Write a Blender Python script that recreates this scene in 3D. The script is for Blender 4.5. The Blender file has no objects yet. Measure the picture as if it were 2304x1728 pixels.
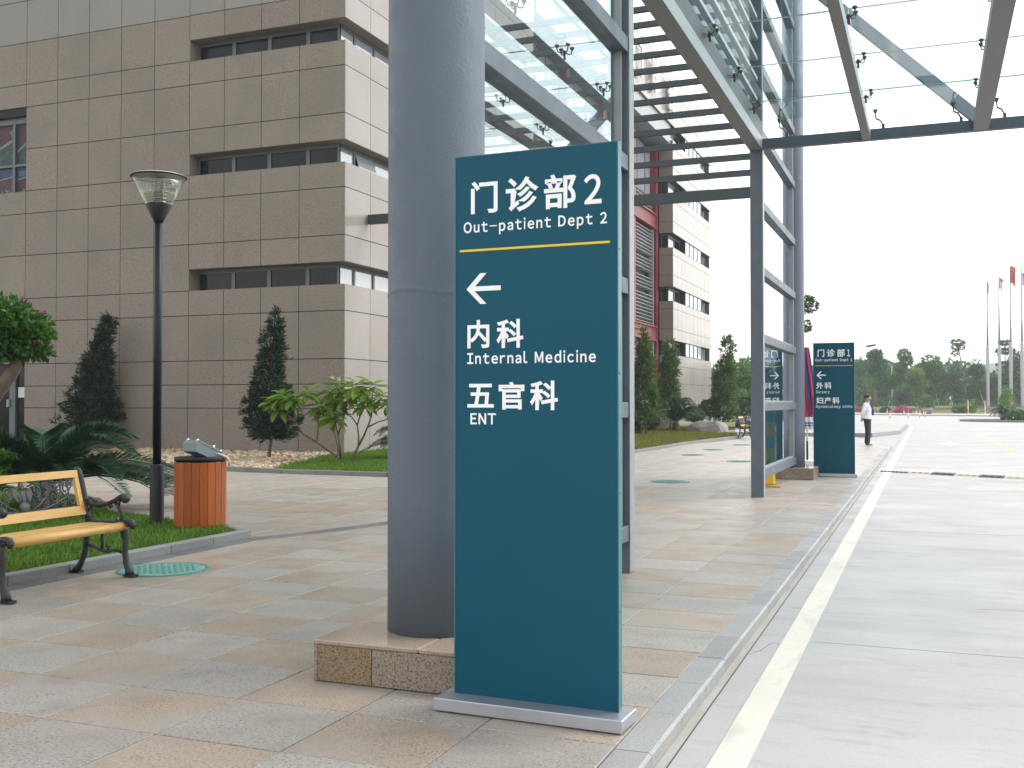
import bpy, bmesh, math, random
import numpy as np
from mathutils import Vector, Matrix, Euler

S = bpy.context.scene
COL = S.collection
R = math.radians
PI = math.pi
rnd = random.Random(7)

# ------------------------------------------------------------------ camera, sky, sun, exposure
cam = bpy.data.cameras.new('camera')
cam.sensor_width = 36.0
cam.lens = 37.375
cam.clip_start = 0.05
cam.clip_end = 6000
camo = bpy.data.objects.new('camera', cam)
COL.objects.link(camo)
camo.location = (0, 0, 1.42)
camo.rotation_euler = (R(91.006), 0, R(21.516))
S.camera = camo

SUN_EL, SUN_AZ = 46.0, 48.0            # azimuth clockwise from +Y (the road direction)
w = bpy.data.worlds.new('World')
S.world = w
w.use_nodes = True
nt = w.node_tree
bg = nt.nodes['Background']
sky = nt.nodes.new('ShaderNodeTexSky')
sky.sky_type = 'NISHITA'
sky.sun_disc = False
sky.sun_elevation = R(SUN_EL)
sky.sun_rotation = R(SUN_AZ)
sky.air_density = 2.0
sky.dust_density = 1.5
sky.ozone_density = 1.0
hs = nt.nodes.new('ShaderNodeHueSaturation')
hs.inputs['Saturation'].default_value = 0.16
nt.links.new(sky.outputs[0], hs.inputs['Color'])
nt.links.new(hs.outputs[0], bg.inputs['Color'])
bg.inputs['Strength'].default_value = 0.15

sl = bpy.data.lights.new('sun', 'SUN')
sl.energy = 1.0
sl.angle = R(40)
sl.color = (1.0, 0.96, 0.90)
so = bpy.data.objects.new('sun', sl)
COL.objects.link(so)
sd = Vector((math.sin(R(SUN_AZ)) * math.cos(R(SUN_EL)), math.cos(R(SUN_AZ)) * math.cos(R(SUN_EL)), math.sin(R(SUN_EL))))
so.rotation_euler = sd.to_track_quat('Z', 'Y').to_euler()
so.location = (0, 0, 60)

S.view_settings.view_transform = 'Standard'
S.view_settings.look = 'None'
S.view_settings.exposure = 1.2
S.view_settings.gamma = 1.0
S.view_settings.use_curve_mapping = False
S.cycles.max_bounces = 10
S.cycles.transparent_max_bounces = 24
S.cycles.diffuse_bounces = 3
S.cycles.glossy_bounces = 3
S.cycles.sample_clamp_indirect = 6.0
S.cycles.caustics_reflective = False
S.cycles.caustics_refractive = False
S.cycles.use_denoising = True

# ------------------------------------------------------------------ materials
def _n(t, kind, **kw):
    n = t.nodes.new(kind)
    for k, v in kw.items():
        if k in n.inputs: n.inputs[k].default_value = v
        else: setattr(n, k, v)
    return n

def c4(c): return (c[0], c[1], c[2], 1.0)

def pmat(name, col, rough=0.5, metal=0.0, layers=(), bump=None, rand=0.0, spec=0.5, coat=0.0, coat_rough=0.05,
         roughvar=None, local=False, ior=1.5, sheen=0.0):
    """principled material; layers = (scale, colour, lo, hi, amount[, stretch xyz[, detail]]) noise overlays"""
    m = bpy.data.materials.new(name); m.use_nodes = True
    t = m.node_tree; p = t.nodes['Principled BSDF']
    p.inputs['Roughness'].default_value = rough
    p.inputs['Metallic'].default_value = metal
    p.inputs['Specular IOR Level'].default_value = spec
    p.inputs['IOR'].default_value = ior
    p.inputs['Coat Weight'].default_value = coat
    p.inputs['Coat Roughness'].default_value = coat_rough
    if local: pos = _n(t, 'ShaderNodeTexCoord').outputs['Object']
    else: pos = _n(t, 'ShaderNodeNewGeometry').outputs['Position']
    rgb = _n(t, 'ShaderNodeRGB'); rgb.outputs[0].default_value = c4(col)
    cur = rgb.outputs[0]
    if rand:
        oi = _n(t, 'ShaderNodeObjectInfo')
        mr = _n(t, 'ShaderNodeMapRange'); mr.inputs['To Min'].default_value = 1 - rand; mr.inputs['To Max'].default_value = 1 + rand
        t.links.new(oi.outputs['Random'], mr.inputs['Value'])
        mx = _n(t, 'ShaderNodeVectorMath', operation='SCALE')
        t.links.new(cur, mx.inputs[0]); t.links.new(mr.outputs[0], mx.inputs['Scale'])
        cur = mx.outputs[0]
    for L in layers:
        sc, lc, lo, hi, am = L[:5]
        st = L[5] if len(L) > 5 else None
        det = L[6] if len(L) > 6 else 3.0
        src = pos
        if st:
            mp = _n(t, 'ShaderNodeMapping'); mp.inputs['Scale'].default_value = st
            t.links.new(pos, mp.inputs['Vector']); src = mp.outputs[0]
        no = _n(t, 'ShaderNodeTexNoise'); no.inputs['Scale'].default_value = sc; no.inputs['Detail'].default_value = det
        t.links.new(src, no.inputs['Vector'])
        mr = _n(t, 'ShaderNodeMapRange'); mr.inputs['From Min'].default_value = lo; mr.inputs['From Max'].default_value = hi
        mr.inputs['To Max'].default_value = am
        t.links.new(no.outputs[0], mr.inputs['Value'])
        mx = _n(t, 'ShaderNodeMix', data_type='RGBA')
        t.links.new(mr.outputs[0], mx.inputs['Factor'])
        t.links.new(cur, mx.inputs[6]); mx.inputs[7].default_value = c4(lc)
        cur = mx.outputs[2]
    t.links.new(cur, p.inputs['Base Color'])
    if roughvar:
        no = _n(t, 'ShaderNodeTexNoise'); no.inputs['Scale'].default_value = roughvar[0]; no.inputs['Detail'].default_value = 4
        t.links.new(pos, no.inputs['Vector'])
        mr = _n(t, 'ShaderNodeMapRange'); mr.inputs['From Min'].default_value = .3; mr.inputs['From Max'].default_value = .7
        mr.inputs['To Min'].default_value = roughvar[1]; mr.inputs['To Max'].default_value = roughvar[2]
        t.links.new(no.outputs[0], mr.inputs['Value']); t.links.new(mr.outputs[0], p.inputs['Roughness'])
    if bump:
        no = _n(t, 'ShaderNodeTexNoise'); no.inputs['Scale'].default_value = bump[0]; no.inputs['Detail'].default_value = 4
        t.links.new(pos, no.inputs['Vector'])
        b = _n(t, 'ShaderNodeBump'); b.inputs['Strength'].default_value = bump[1]; b.inputs['Distance'].default_value = bump[2] if len(bump) > 2 else .01
        t.links.new(no.outputs[0], b.inputs['Height']); t.links.new(b.outputs[0], p.inputs['Normal'])
    return m

def glassmat(name, tint, k=1.0, c=0.0, ior=1.5, rough=0.0):
    m = bpy.data.materials.new(name); m.use_nodes = True
    t = m.node_tree; t.nodes.clear()
    out = _n(t, 'ShaderNodeOutputMaterial')
    tr = _n(t, 'ShaderNodeBsdfTransparent'); tr.inputs[0].default_value = c4(tint)
    gl = _n(t, 'ShaderNodeBsdfGlossy'); gl.inputs['Roughness'].default_value = rough; gl.inputs[0].default_value = (.95, .98, 1, 1)
    fr = _n(t, 'ShaderNodeFresnel'); fr.inputs['IOR'].default_value = ior
    ma = _n(t, 'ShaderNodeMath', operation='MULTIPLY_ADD'); ma.inputs[1].default_value = k; ma.inputs[2].default_value = c; ma.use_clamp = True
    t.links.new(fr.outputs[0], ma.inputs[0])
    gm = _n(t, 'ShaderNodeNewGeometry')          # only the outer face of a pane mirrors
    fb = _n(t, 'ShaderNodeMath', operation='SUBTRACT'); fb.inputs[0].default_value = 1.0; t.links.new(gm.outputs['Backfacing'], fb.inputs[1])
    fm = _n(t, 'ShaderNodeMath', operation='MULTIPLY'); t.links.new(ma.outputs[0], fm.inputs[0]); t.links.new(fb.outputs[0], fm.inputs[1])
    mx = _n(t, 'ShaderNodeMixShader')
    t.links.new(fm.outputs[0], mx.inputs[0]); t.links.new(tr.outputs[0], mx.inputs[1]); t.links.new(gl.outputs[0], mx.inputs[2])
    t.links.new(mx.outputs[0], out.inputs[0])
    return m

def leafmat(name, c1, c2, transl=0.35, rough=0.5, c3=None, nscale=2.0):
    """per-leaf random colour between c1 and c2, drifting with a slow noise"""
    m = bpy.data.materials.new(name); m.use_nodes = True
    t = m.node_tree; p = t.nodes['Principled BSDF']; out = t.nodes['Material Output']
    g = _n(t, 'ShaderNodeNewGeometry')
    no = _n(t, 'ShaderNodeTexNoise'); no.inputs['Scale'].default_value = nscale
    t.links.new(g.outputs['Position'], no.inputs['Vector'])
    ad = _n(t, 'ShaderNodeMath', operation='MULTIPLY_ADD'); ad.inputs[1].default_value = .55
    t.links.new(g.outputs['Random Per Island'], ad.inputs[0])
    ml = _n(t, 'ShaderNodeMath', operation='MULTIPLY'); ml.inputs[1].default_value = .5
    t.links.new(no.outputs[0], ml.inputs[0]); t.links.new(ml.outputs[0], ad.inputs[2])
    cr = _n(t, 'ShaderNodeValToRGB')
    cr.color_ramp.elements[0].position = .15; cr.color_ramp.elements[0].color = c4(c1)
    cr.color_ramp.elements[1].position = .8; cr.color_ramp.elements[1].color = c4(c2)
    if c3:
        e = cr.color_ramp.elements.new(.95); e.color = c4(c3)
    t.links.new(ad.outputs[0], cr.inputs[0])
    t.links.new(cr.outputs[0], p.inputs['Base Color'])
    p.inputs['Roughness'].default_value = rough
    p.inputs['Specular IOR Level'].default_value = .35
    tl = _n(t, 'ShaderNodeBsdfTranslucent')
    t.links.new(cr.outputs[0], tl.inputs[0])
    mx = _n(t, 'ShaderNodeMixShader'); mx.inputs[0].default_value = transl
    t.links.new(p.outputs[0], mx.inputs[1]); t.links.new(tl.outputs[0], mx.inputs[2])
    t.links.new(mx.outputs[0], out.inputs[0])
    return m

M = {}
M['tile_pink'] = pmat('tile_pink', (.315, .25, .195), .62, rand=.13, layers=[
    (75, (.10, .078, .06), .50, .66, .8, None, 3), (95, (.42, .36, .29), .53, .70, .75, None, 3),
    (1.7, (.29, .268, .235), .44, .66, .7), (3.5, (.19, .155, .125), .52, .72, .5, None, 6), (7, (.33, .29, .24), .56, .72, .4, None, 6), (13, (.16, .13, .105), .6, .75, .4)], roughvar=(3, .33, .56), bump=(120, .25, .006), spec=.55)
M['tile_grey'] = pmat('tile_grey', (.30, .276, .244), .62, rand=.13, layers=[
    (70, (.10, .097, .09), .50, .66, .85, None, 3), (90, (.43, .415, .385), .53, .70, .8, None, 3),
    (1.6, (.305, .265, .225), .46, .68, .6), (3.5, (.185, .178, .162), .52, .72, .5, None, 6), (7, (.32, .305, .27), .56, .72, .4, None, 6), (13, (.16, .155, .145), .6, .75, .4)], roughvar=(3, .33, .56), bump=(120, .25, .006), spec=.55)
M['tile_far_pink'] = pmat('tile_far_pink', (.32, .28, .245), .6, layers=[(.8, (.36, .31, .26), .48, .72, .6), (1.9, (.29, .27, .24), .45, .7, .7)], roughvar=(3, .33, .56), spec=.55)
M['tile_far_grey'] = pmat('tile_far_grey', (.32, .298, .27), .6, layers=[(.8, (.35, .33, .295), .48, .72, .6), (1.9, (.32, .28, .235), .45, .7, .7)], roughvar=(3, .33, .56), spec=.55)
M['mortar'] = pmat('mortar', (.12, .108, .09), .9, layers=[(4, (.25, .22, .18), .4, .7, .7)])
M['kerb_stone'] = pmat('kerb_stone', (.265, .267, .27), .55, rand=.12, layers=[
    (80, (.10, .105, .11), .52, .72, .6, None, 3), (110, (.42, .42, .43), .55, .75, .5, None, 3), (2.5, (.33, .31, .28), .5, .8, .5)], roughvar=(4, .42, .65), bump=(120, .2, .006), spec=.35)
M['bed_stone'] = pmat('bed_stone', (.20, .208, .205), .6, rand=.14, layers=[
    (80, (.09, .095, .095), .52, .72, .6, None, 3), (110, (.27, .275, .275), .55, .75, .4, None, 3), (4, (.21, .19, .16), .5, .8, .5)], spec=.3)
M['slate'] = pmat('slate', (.115, .12, .125), .6, rand=.15, layers=[(60, (.07, .072, .075), .5, .72, .6, None, 3), (2, (.19, .175, .15), .45, .75, .6)], spec=.3)
M['concrete'] = pmat('concrete', (.365, .354, .352), .62, layers=[
    (1.3, (.255, .247, .24), .50, .78, .7, (.35, 1.6, 1), 6), (.25, (.40, .39, .385), .4, .7, .7, (.5, 1.5, 1)), (.5, (.27, .262, .258), .55, .72, .55, (.3, 2.2, 1), 8),
    (9, (.26, .252, .243), .55, .78, .5, (.3, 1.5, 1), 6), (4, (.21, .205, .2), .62, .74, .4, (.7, 1.7, 1), 9), (14, (.23, .225, .22), .64, .72, .4, (.6, 1.3, 1), 6), (55, (.25, .243, .235), .52, .8, .4)],
    roughvar=(1.2, .45, .7), bump=(60, .2, .006), spec=.35)
M['gutter'] = pmat('gutter', (.36, .345, .31), .7, layers=[(3, (.27, .255, .225), .45, .7, .8, (3, .6, 1), 5), (40, (.46, .45, .42), .6, .8, .5)])
M['joint_dark'] = pmat('joint_dark', (.06, .055, .05), .95)
M['joint_pale'] = pmat('joint_pale', (.27, .26, .25), .95)
M['paint_white'] = pmat('paint_white', (.58, .555, .48), .6, layers=[(5, (.38, .365, .34), .56, .74, .75, (1, .35, 1), 7), (22, (.42, .40, .37), .58, .72, .55, None, 5), (.7, (.50, .48, .42), .45, .7, .7)])
M['paint_yellow'] = pmat('paint_yellow', (.72, .50, .12), .6, layers=[(3, (.45, .42, .36), .5, .8, .5)])
gl1 = [(150, (.13, .115, .10), .54, .72, .75, None, 2), (230, (.46, .41, .35), .56, .74, .6, None, 2), (1.2, (.28, .25, .22), .45, .75, .4)]
M['granite'] = pmat('granite', (.232, .197, .165), .6, rand=.06, layers=[(22, (.09, .074, .06), .52, .70, .65, None, 4), (30, (.33, .285, .235), .54, .72, .6, None, 4), (.7, (.175, .155, .13), .42, .72, .6), (.28, (.245, .212, .175), .48, .7, .5)], spec=.3)  # same stone as the polished sides, darkened in colour for the shaded front
M['granite_pol_lit'] = pmat('granite_pol_lit', (.29, .266, .25), .16, rand=.06, layers=[(26, (.20, .17, .145), .56, .72, .5, None, 4), (36, (.42, .375, .335), .56, .72, .4, None, 3), (.7, (.26, .222, .19), .45, .75, .55)], spec=.25, ior=1.4, coat=.06, coat_rough=.02)  # same stone polished, base colour paler for the lit side faces
M['granite_top'] = pmat('granite_top', (.24, .23, .21), .5, rand=.05, layers=[(22, (.13, .12, .11), .55, .72, .5, None, 4), (.7, (.205, .198, .182), .42, .75, .5)], spec=.35)
M['wall_core'] = pmat('wall_core', (.022, .022, .023), .9)
M['plinth_brown'] = pmat('plinth_brown', (.235, .165, .10), .4, layers=[(85, (.07, .045, .025), .50, .62, .9, None, 4), (120, (.40, .32, .23), .55, .7, .6, None, 3), (4, (.21, .12, .045), .5, .75, .55)], spec=.4)
M['plinth_grey'] = pmat('plinth_grey', (.255, .205, .165), .4, layers=[(85, (.075, .052, .04), .50, .62, .85, None, 4), (120, (.42, .37, .31), .55, .7, .6, None, 3)], spec=.4)
M['plinth_top'] = pmat('plinth_top', (.33, .26, .20), .2, layers=[(85, (.15, .10, .07), .54, .68, .65, None, 4), (120, (.46, .39, .32), .56, .7, .5, None, 3)], spec=.5)
M['steel_grey'] = pmat('steel_grey', (.092, .116, .142), .48, layers=[(5, (.066, .083, .102), .45, .75, .6), (60, (.10, .12, .145), .5, .8, .4)], roughvar=(6, .4, .58), spec=.4)
M['strut_veiled'] = pmat('strut_veiled', (.30, .335, .385), .5)  # strut steel paled: the veil of the canopy glass is in its colour
M['slat_veiled'] = pmat('slat_veiled', (.42, .44, .46), .5)  # slats whitened in colour for the hazy glass they are seen through
M['steel_dark'] = pmat('steel_dark', (.045, .058, .066), .5, layers=[(5, (.038, .048, .055), .45, .75, .6)], spec=.3)
M['column_paint'] = pmat('column_paint', (.106, .132, .168), .5, layers=[(1.5, (.088, .118, .158), .45, .75, .6), (70, (.125, .16, .205), .5, .8, .35), (2.2, (.15, .165, .185), .62, .78, .4, (2.5, 2.5, .4), 5)], bump=(60, .28, .010), roughvar=(8, .42, .6), spec=.4)
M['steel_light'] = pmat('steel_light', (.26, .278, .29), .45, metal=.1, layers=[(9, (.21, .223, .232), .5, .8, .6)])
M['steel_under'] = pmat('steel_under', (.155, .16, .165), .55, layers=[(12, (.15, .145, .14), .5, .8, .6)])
M['alu'] = pmat('alu', (.46, .475, .52), .36, metal=.75, layers=[(4, (.40, .42, .46), .45, .75, .5)], roughvar=(12, .3, .44))
M['sign_teal'] = pmat('sign_teal', (.0026, .075, .119), .45, layers=[(2, (.0024, .067, .108), .45, .75, .6)], spec=.2)
M['sign_edge'] = pmat('sign_edge', (.03, .145, .165), .35, spec=.5)
M['letter_white'] = pmat('letter_white', (.90, .91, .92), .5)
M['letter_yellow'] = pmat('letter_yellow', (.80, .55, .012), .5)
M['glass_screen'] = glassmat('glass_screen', (.88, .94, .94), 1.5, .12, 1.55)
M['glass_clear'] = glassmat('glass_clear', (.93, .95, .95), .35, .0, 1.4)
M['glass_canopy'] = glassmat('glass_canopy', (.86, .93, .94), 1.0, .02, 1.5)
M['glass_dark'] = pmat('glass_dark', (.012, .0125, .015), .04, spec=.25, ior=1.4, layers=[(.8, (.022, .022, .025), .5, .6, 1.0, (1, 1, .1))])
M['glass_sky_pale'] = pmat('glass_sky_pale', (.30, .34, .38), .04, spec=.9, ior=1.8)  # panes facing the bright side, sky reflection put into the base colour
M['win_frame'] = pmat('win_frame', (.10, .115, .125), .45)
M['black_metal'] = pmat('black_metal', (.008, .008, .014), .45, layers=[(20, (.013, .013, .02), .5, .8, .5)], spec=.3)
M['spider_metal'] = pmat('spider_metal', (.10, .095, .085), .4, metal=.6)
M['iron'] = pmat('iron', (.010, .009, .014), .42, bump=(70, .3, .006), layers=[(30, (.032, .030, .036), .5, .8, .5)])
M['iron_panel'] = pmat('iron_panel', (.045, .048, .053), .5, layers=[(40, (.025, .027, .031), .5, .8, .6)])
M['lamp_glass'] = glassmat('lamp_glass', (.97, .98, .95), .6, .05, 1.4)
M['chrome'] = pmat('chrome', (.55, .54, .5), .25, metal=.9)
M['lamp_lid'] = pmat('lamp_lid', (.50, .50, .46), .4)
M['pine'] = pmat('pine', (.60, .35, .095), .38, rand=.05, layers=[(7, (.47, .23, .05), .5, .75, .6, (14, .8, 14), 4), (3, (.66, .42, .14), .5, .75, .5, (8, .5, 8))], spec=.4, coat=.25)
M['bin_wood'] = pmat('bin_wood', (.36, .080, .009), .42, rand=.22, layers=[(6, (.17, .03, .005), .5, .76, .7, (12, 12, .7), 4), (14, (.50, .14, .018), .55, .8, .5, (8, 8, .5))], spec=.35, coat=.15)
M['flood_grey'] = pmat('flood_grey', (.20, .24, .25), .45)
M['cord_white'] = pmat('cord_white', (.6, .6, .57), .5)
M['manhole'] = pmat('manhole', (.095, .235, .20), .55, rand=.08, layers=[(9, (.22, .36, .28), .5, .75, .7), (45, (.08, .24, .21), .55, .8, .5)])
M['manhole_rim'] = pmat('manhole_rim', (.06, .15, .14), .6)
M['soil'] = pmat('soil', (.045, .05, .02), .95, layers=[(7, (.09, .075, .04), .45, .7, .8), (40, (.03, .05, .012), .4, .7, .6)])
M['lawn_far'] = pmat('lawn_far', (.125, .135, .028), .95, layers=[(.8, (.16, .14, .035), .45, .7, .7), (9, (.08, .11, .02), .5, .8, .6)])
M['grass'] = leafmat('grass', (.045, .12, .010), (.15, .27, .03), .4, .6, (.26, .25, .07), 3)
M['grass_dry'] = leafmat('grass_dry', (.085, .12, .018), (.22, .215, .05), .3, .7, (.30, .24, .08), 1.2)
M['gravel'] = None
M['bark'] = pmat('bark', (.14, .105, .075), .9, layers=[(14, (.07, .052, .037), .45, .7, .8, (1, 1, .3))], bump=(30, .5, .02))
M['bark_pale'] = pmat('bark_pale', (.22, .17, .125), .9, layers=[(10, (.13, .10, .07), .45, .7, .7, (1, 1, .3))], bump=(30, .4, .02))
M['leaf_boug'] = leafmat('leaf_boug', (.014, .05, .01), (.07, .165, .022), .35, .45, (.18, .30, .04), 3)
M['flower_pink'] = leafmat('flower_pink', (.35, .02, .25), (.55, .05, .40), .4, .6)
M['flower_azalea'] = leafmat('flower_azalea', (.28, .03, .10), (.55, .12, .25), .4, .6)
M['flower_white'] = leafmat('flower_white', (.7, .66, .45), (.8, .78, .62), .3, .6)
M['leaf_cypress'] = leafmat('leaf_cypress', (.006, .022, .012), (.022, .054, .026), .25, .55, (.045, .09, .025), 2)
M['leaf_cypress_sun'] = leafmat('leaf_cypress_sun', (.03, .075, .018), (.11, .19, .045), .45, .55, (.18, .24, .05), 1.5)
M['leaf_bright'] = leafmat('leaf_bright', (.04, .12, .02), (.13, .27, .045), .4, .5, (.2, .33, .06), 3)
M['leaf_cycad'] = leafmat('leaf_cycad', (.014, .045, .022), (.042, .10, .045), .15, .4, (.05, .09, .04), 2)
M['leaf_plum'] = leafmat('leaf_plum', (.085, .17, .02), (.19, .31, .04), .4, .42, (.24, .33, .06), 2)
M['leaf_topiary'] = leafmat('leaf_topiary', (.02, .06, .012), (.075, .15, .025), .35, .55, (.13, .2, .04), 2)
M['leaf_far_a'] = leafmat('leaf_far_a', (.035, .115, .03), (.13, .28, .06), .32, .6, (.24, .36, .09), .5)
M['leaf_far_b'] = leafmat('leaf_far_b', (.022, .09, .038), (.08, .21, .075), .32, .6, (.17, .29, .085), .5)
M['leaf_far_c'] = leafmat('leaf_far_c', (.06, .15, .025), (.19, .32, .06), .45, .6, (.27, .38, .08), .5)
M['hill'] = pmat('hill', (.06, .10, .07), .95, layers=[(.03, (.04, .075, .05), .4, .7, .7)])
M['rock'] = pmat('rock', (.27, .25, .235), .8, layers=[(3, (.17, .15, .14), .45, .7, .7), (14, (.38, .37, .35), .55, .75, .6)], bump=(6, .6, .08))
M['red_steel'] = pmat('red_steel', (.20, .022, .028), .5, layers=[(2, (.16, .02, .024), .4, .7, .6)])
M['louvre'] = pmat('louvre', (.33, .345, .35), .42, metal=.3)
M['louvre_dark'] = pmat('louvre_dark', (.02, .021, .024), .7)
M['panel_grey'] = pmat('panel_grey', (.25, .27, .29), .4)
M['skin'] = pmat('skin', (.42, .24, .155), .55)
M['shirt'] = pmat('shirt', (.74, .76, .84), .75, bump=(14, .35, .03))
M['trousers'] = pmat('trousers', (.016, .014, .018), .8, bump=(14, .35, .03))
M['hair'] = pmat('hair', (.010, .008, .007), .55)
M['tie'] = pmat('tie', (.035, .022, .13), .6)
M['shoe'] = pmat('shoe', (.01, .01, .01), .3)
M['umb_red'] = pmat('umb_red', (.55, .035, .04), .6)
M['umb_blue'] = pmat('umb_blue', (.03, .05, .22), .6)
M['umb_white'] = pmat('umb_white', (.68, .68, .72), .6)
M['teal_block'] = pmat('teal_block', (.05, .20, .16), .5)
M['yellow_plastic'] = pmat('yellow_plastic', (.80, .56, .02), .35)
M['teal_plastic'] = pmat('teal_plastic', (.24, .48, .46), .35)
M['cardboard'] = pmat('cardboard', (.36, .22, .07), .8)
M['rubber_black'] = pmat('rubber_black', (.11, .115, .13), .7, layers=[(20, (.11, .11, .11), .5, .8, .5)])
M['rubber_yellow'] = pmat('rubber_yellow', (.56, .53, .40), .7, layers=[(20, (.4, .37, .27), .5, .8, .5)])
M['orange'] = pmat('orange', (.75, .22, .02), .5)
M['bollard_white'] = pmat('bollard_white', (.75, .74, .7), .5)
M['pole_metal'] = pmat('pole_metal', (.36, .35, .37), .35, metal=.4)
M['flag_red'] = pmat('flag_red', (.60, .06, .08), .7)
M['flag_white'] = pmat('flag_white', (.72, .73, .78), .7)
M['flag_star'] = pmat('flag_star', (.78, .6, .05), .7)
M['wall_low'] = pmat('wall_low', (.26, .235, .21), .8, layers=[(4, (.2, .18, .16), .5, .8, .6)])
M['notice'] = pmat('notice', (.62, .64, .64), .7)
M['notice_print'] = pmat('notice_print', (.3, .32, .34), .7)
M['poster_red'] = pmat('poster_red', (.085, .008, .014), .6, layers=[(9, (.05, .01, .04), .45, .6, .8)])
M['poster_blue'] = pmat('poster_blue', (.018, .035, .11), .6)
M['poster_green'] = pmat('poster_green', (.012, .045, .028), .6, layers=[(7, (.05, .08, .07), .5, .6, .9), (5, (.03, .04, .03), .5, .6, .9)])
M['poster_pale'] = pmat('poster_pale', (.22, .25, .27), .6)
M['weld'] = M['column_paint']

def gravelmat():
    m = bpy.data.materials.new('gravel'); m.use_nodes = True
    t = m.node_tree; p = t.nodes['Principled BSDF']
    g = _n(t, 'ShaderNodeNewGeometry')
    cr = _n(t, 'ShaderNodeValToRGB'); e = cr.color_ramp.elements
    e[0].position = 0; e[0].color = (.12, .085, .05, 1); e[1].position = 1; e[1].color = (.58, .50, .38, 1)
    for pz, c in ((.3, (.34, .23, .12, 1)), (.55, (.45, .33, .19, 1)), (.8, (.36, .32, .27, 1))):
        k = e.new(pz); k.color = c
    t.links.new(g.outputs['Random Per Island'], cr.inputs[0]); t.links.new(cr.outputs[0], p.inputs['Base Color'])
    p.inputs['Roughness'].default_value = .7
    return m
M['gravel'] = gravelmat()

# ------------------------------------------------------------------ object helpers
def wloc(o):
    v = Vector((0, 0, 0))
    while o is not None:
        v += o.location; o = o.parent
    return v

def tag(o, label=None, cat=None, group=None, kind=None):
    if label: o['label'] = label
    if cat: o['category'] = cat
    if group: o['group'] = group
    if kind: o['kind'] = kind
    return o

def thing(name, label, cat, loc=(0, 0, 0), rz=0.0, group=None):
    o = bpy.data.objects.new(name, None); COL.objects.link(o)
    o.empty_display_size = .2
    o.location = loc; o.rotation_euler = (0, 0, rz)
    return tag(o, label, cat, group)

def link(name, mesh, parent=None, loc=None, rot=None, scale=None, world=True):
    """link a mesh object; loc is a world place unless world=False"""
    o = bpy.data.objects.new(name, mesh); COL.objects.link(o)
    if parent is not None: o.parent = parent
    if loc is not None:
        v = Vector(loc)
        if parent is not None and world: v = v - wloc(parent)
        o.location = v
    elif parent is not None and world:
        o.location = -wloc(parent)
    if rot is not None: o.rotation_euler = rot
    if scale is not None: o.scale = scale
    return o

def shade(me, smooth=True):
    me.polygons.foreach_set('use_smooth', [smooth] * len(me.polygons)); return me

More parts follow.
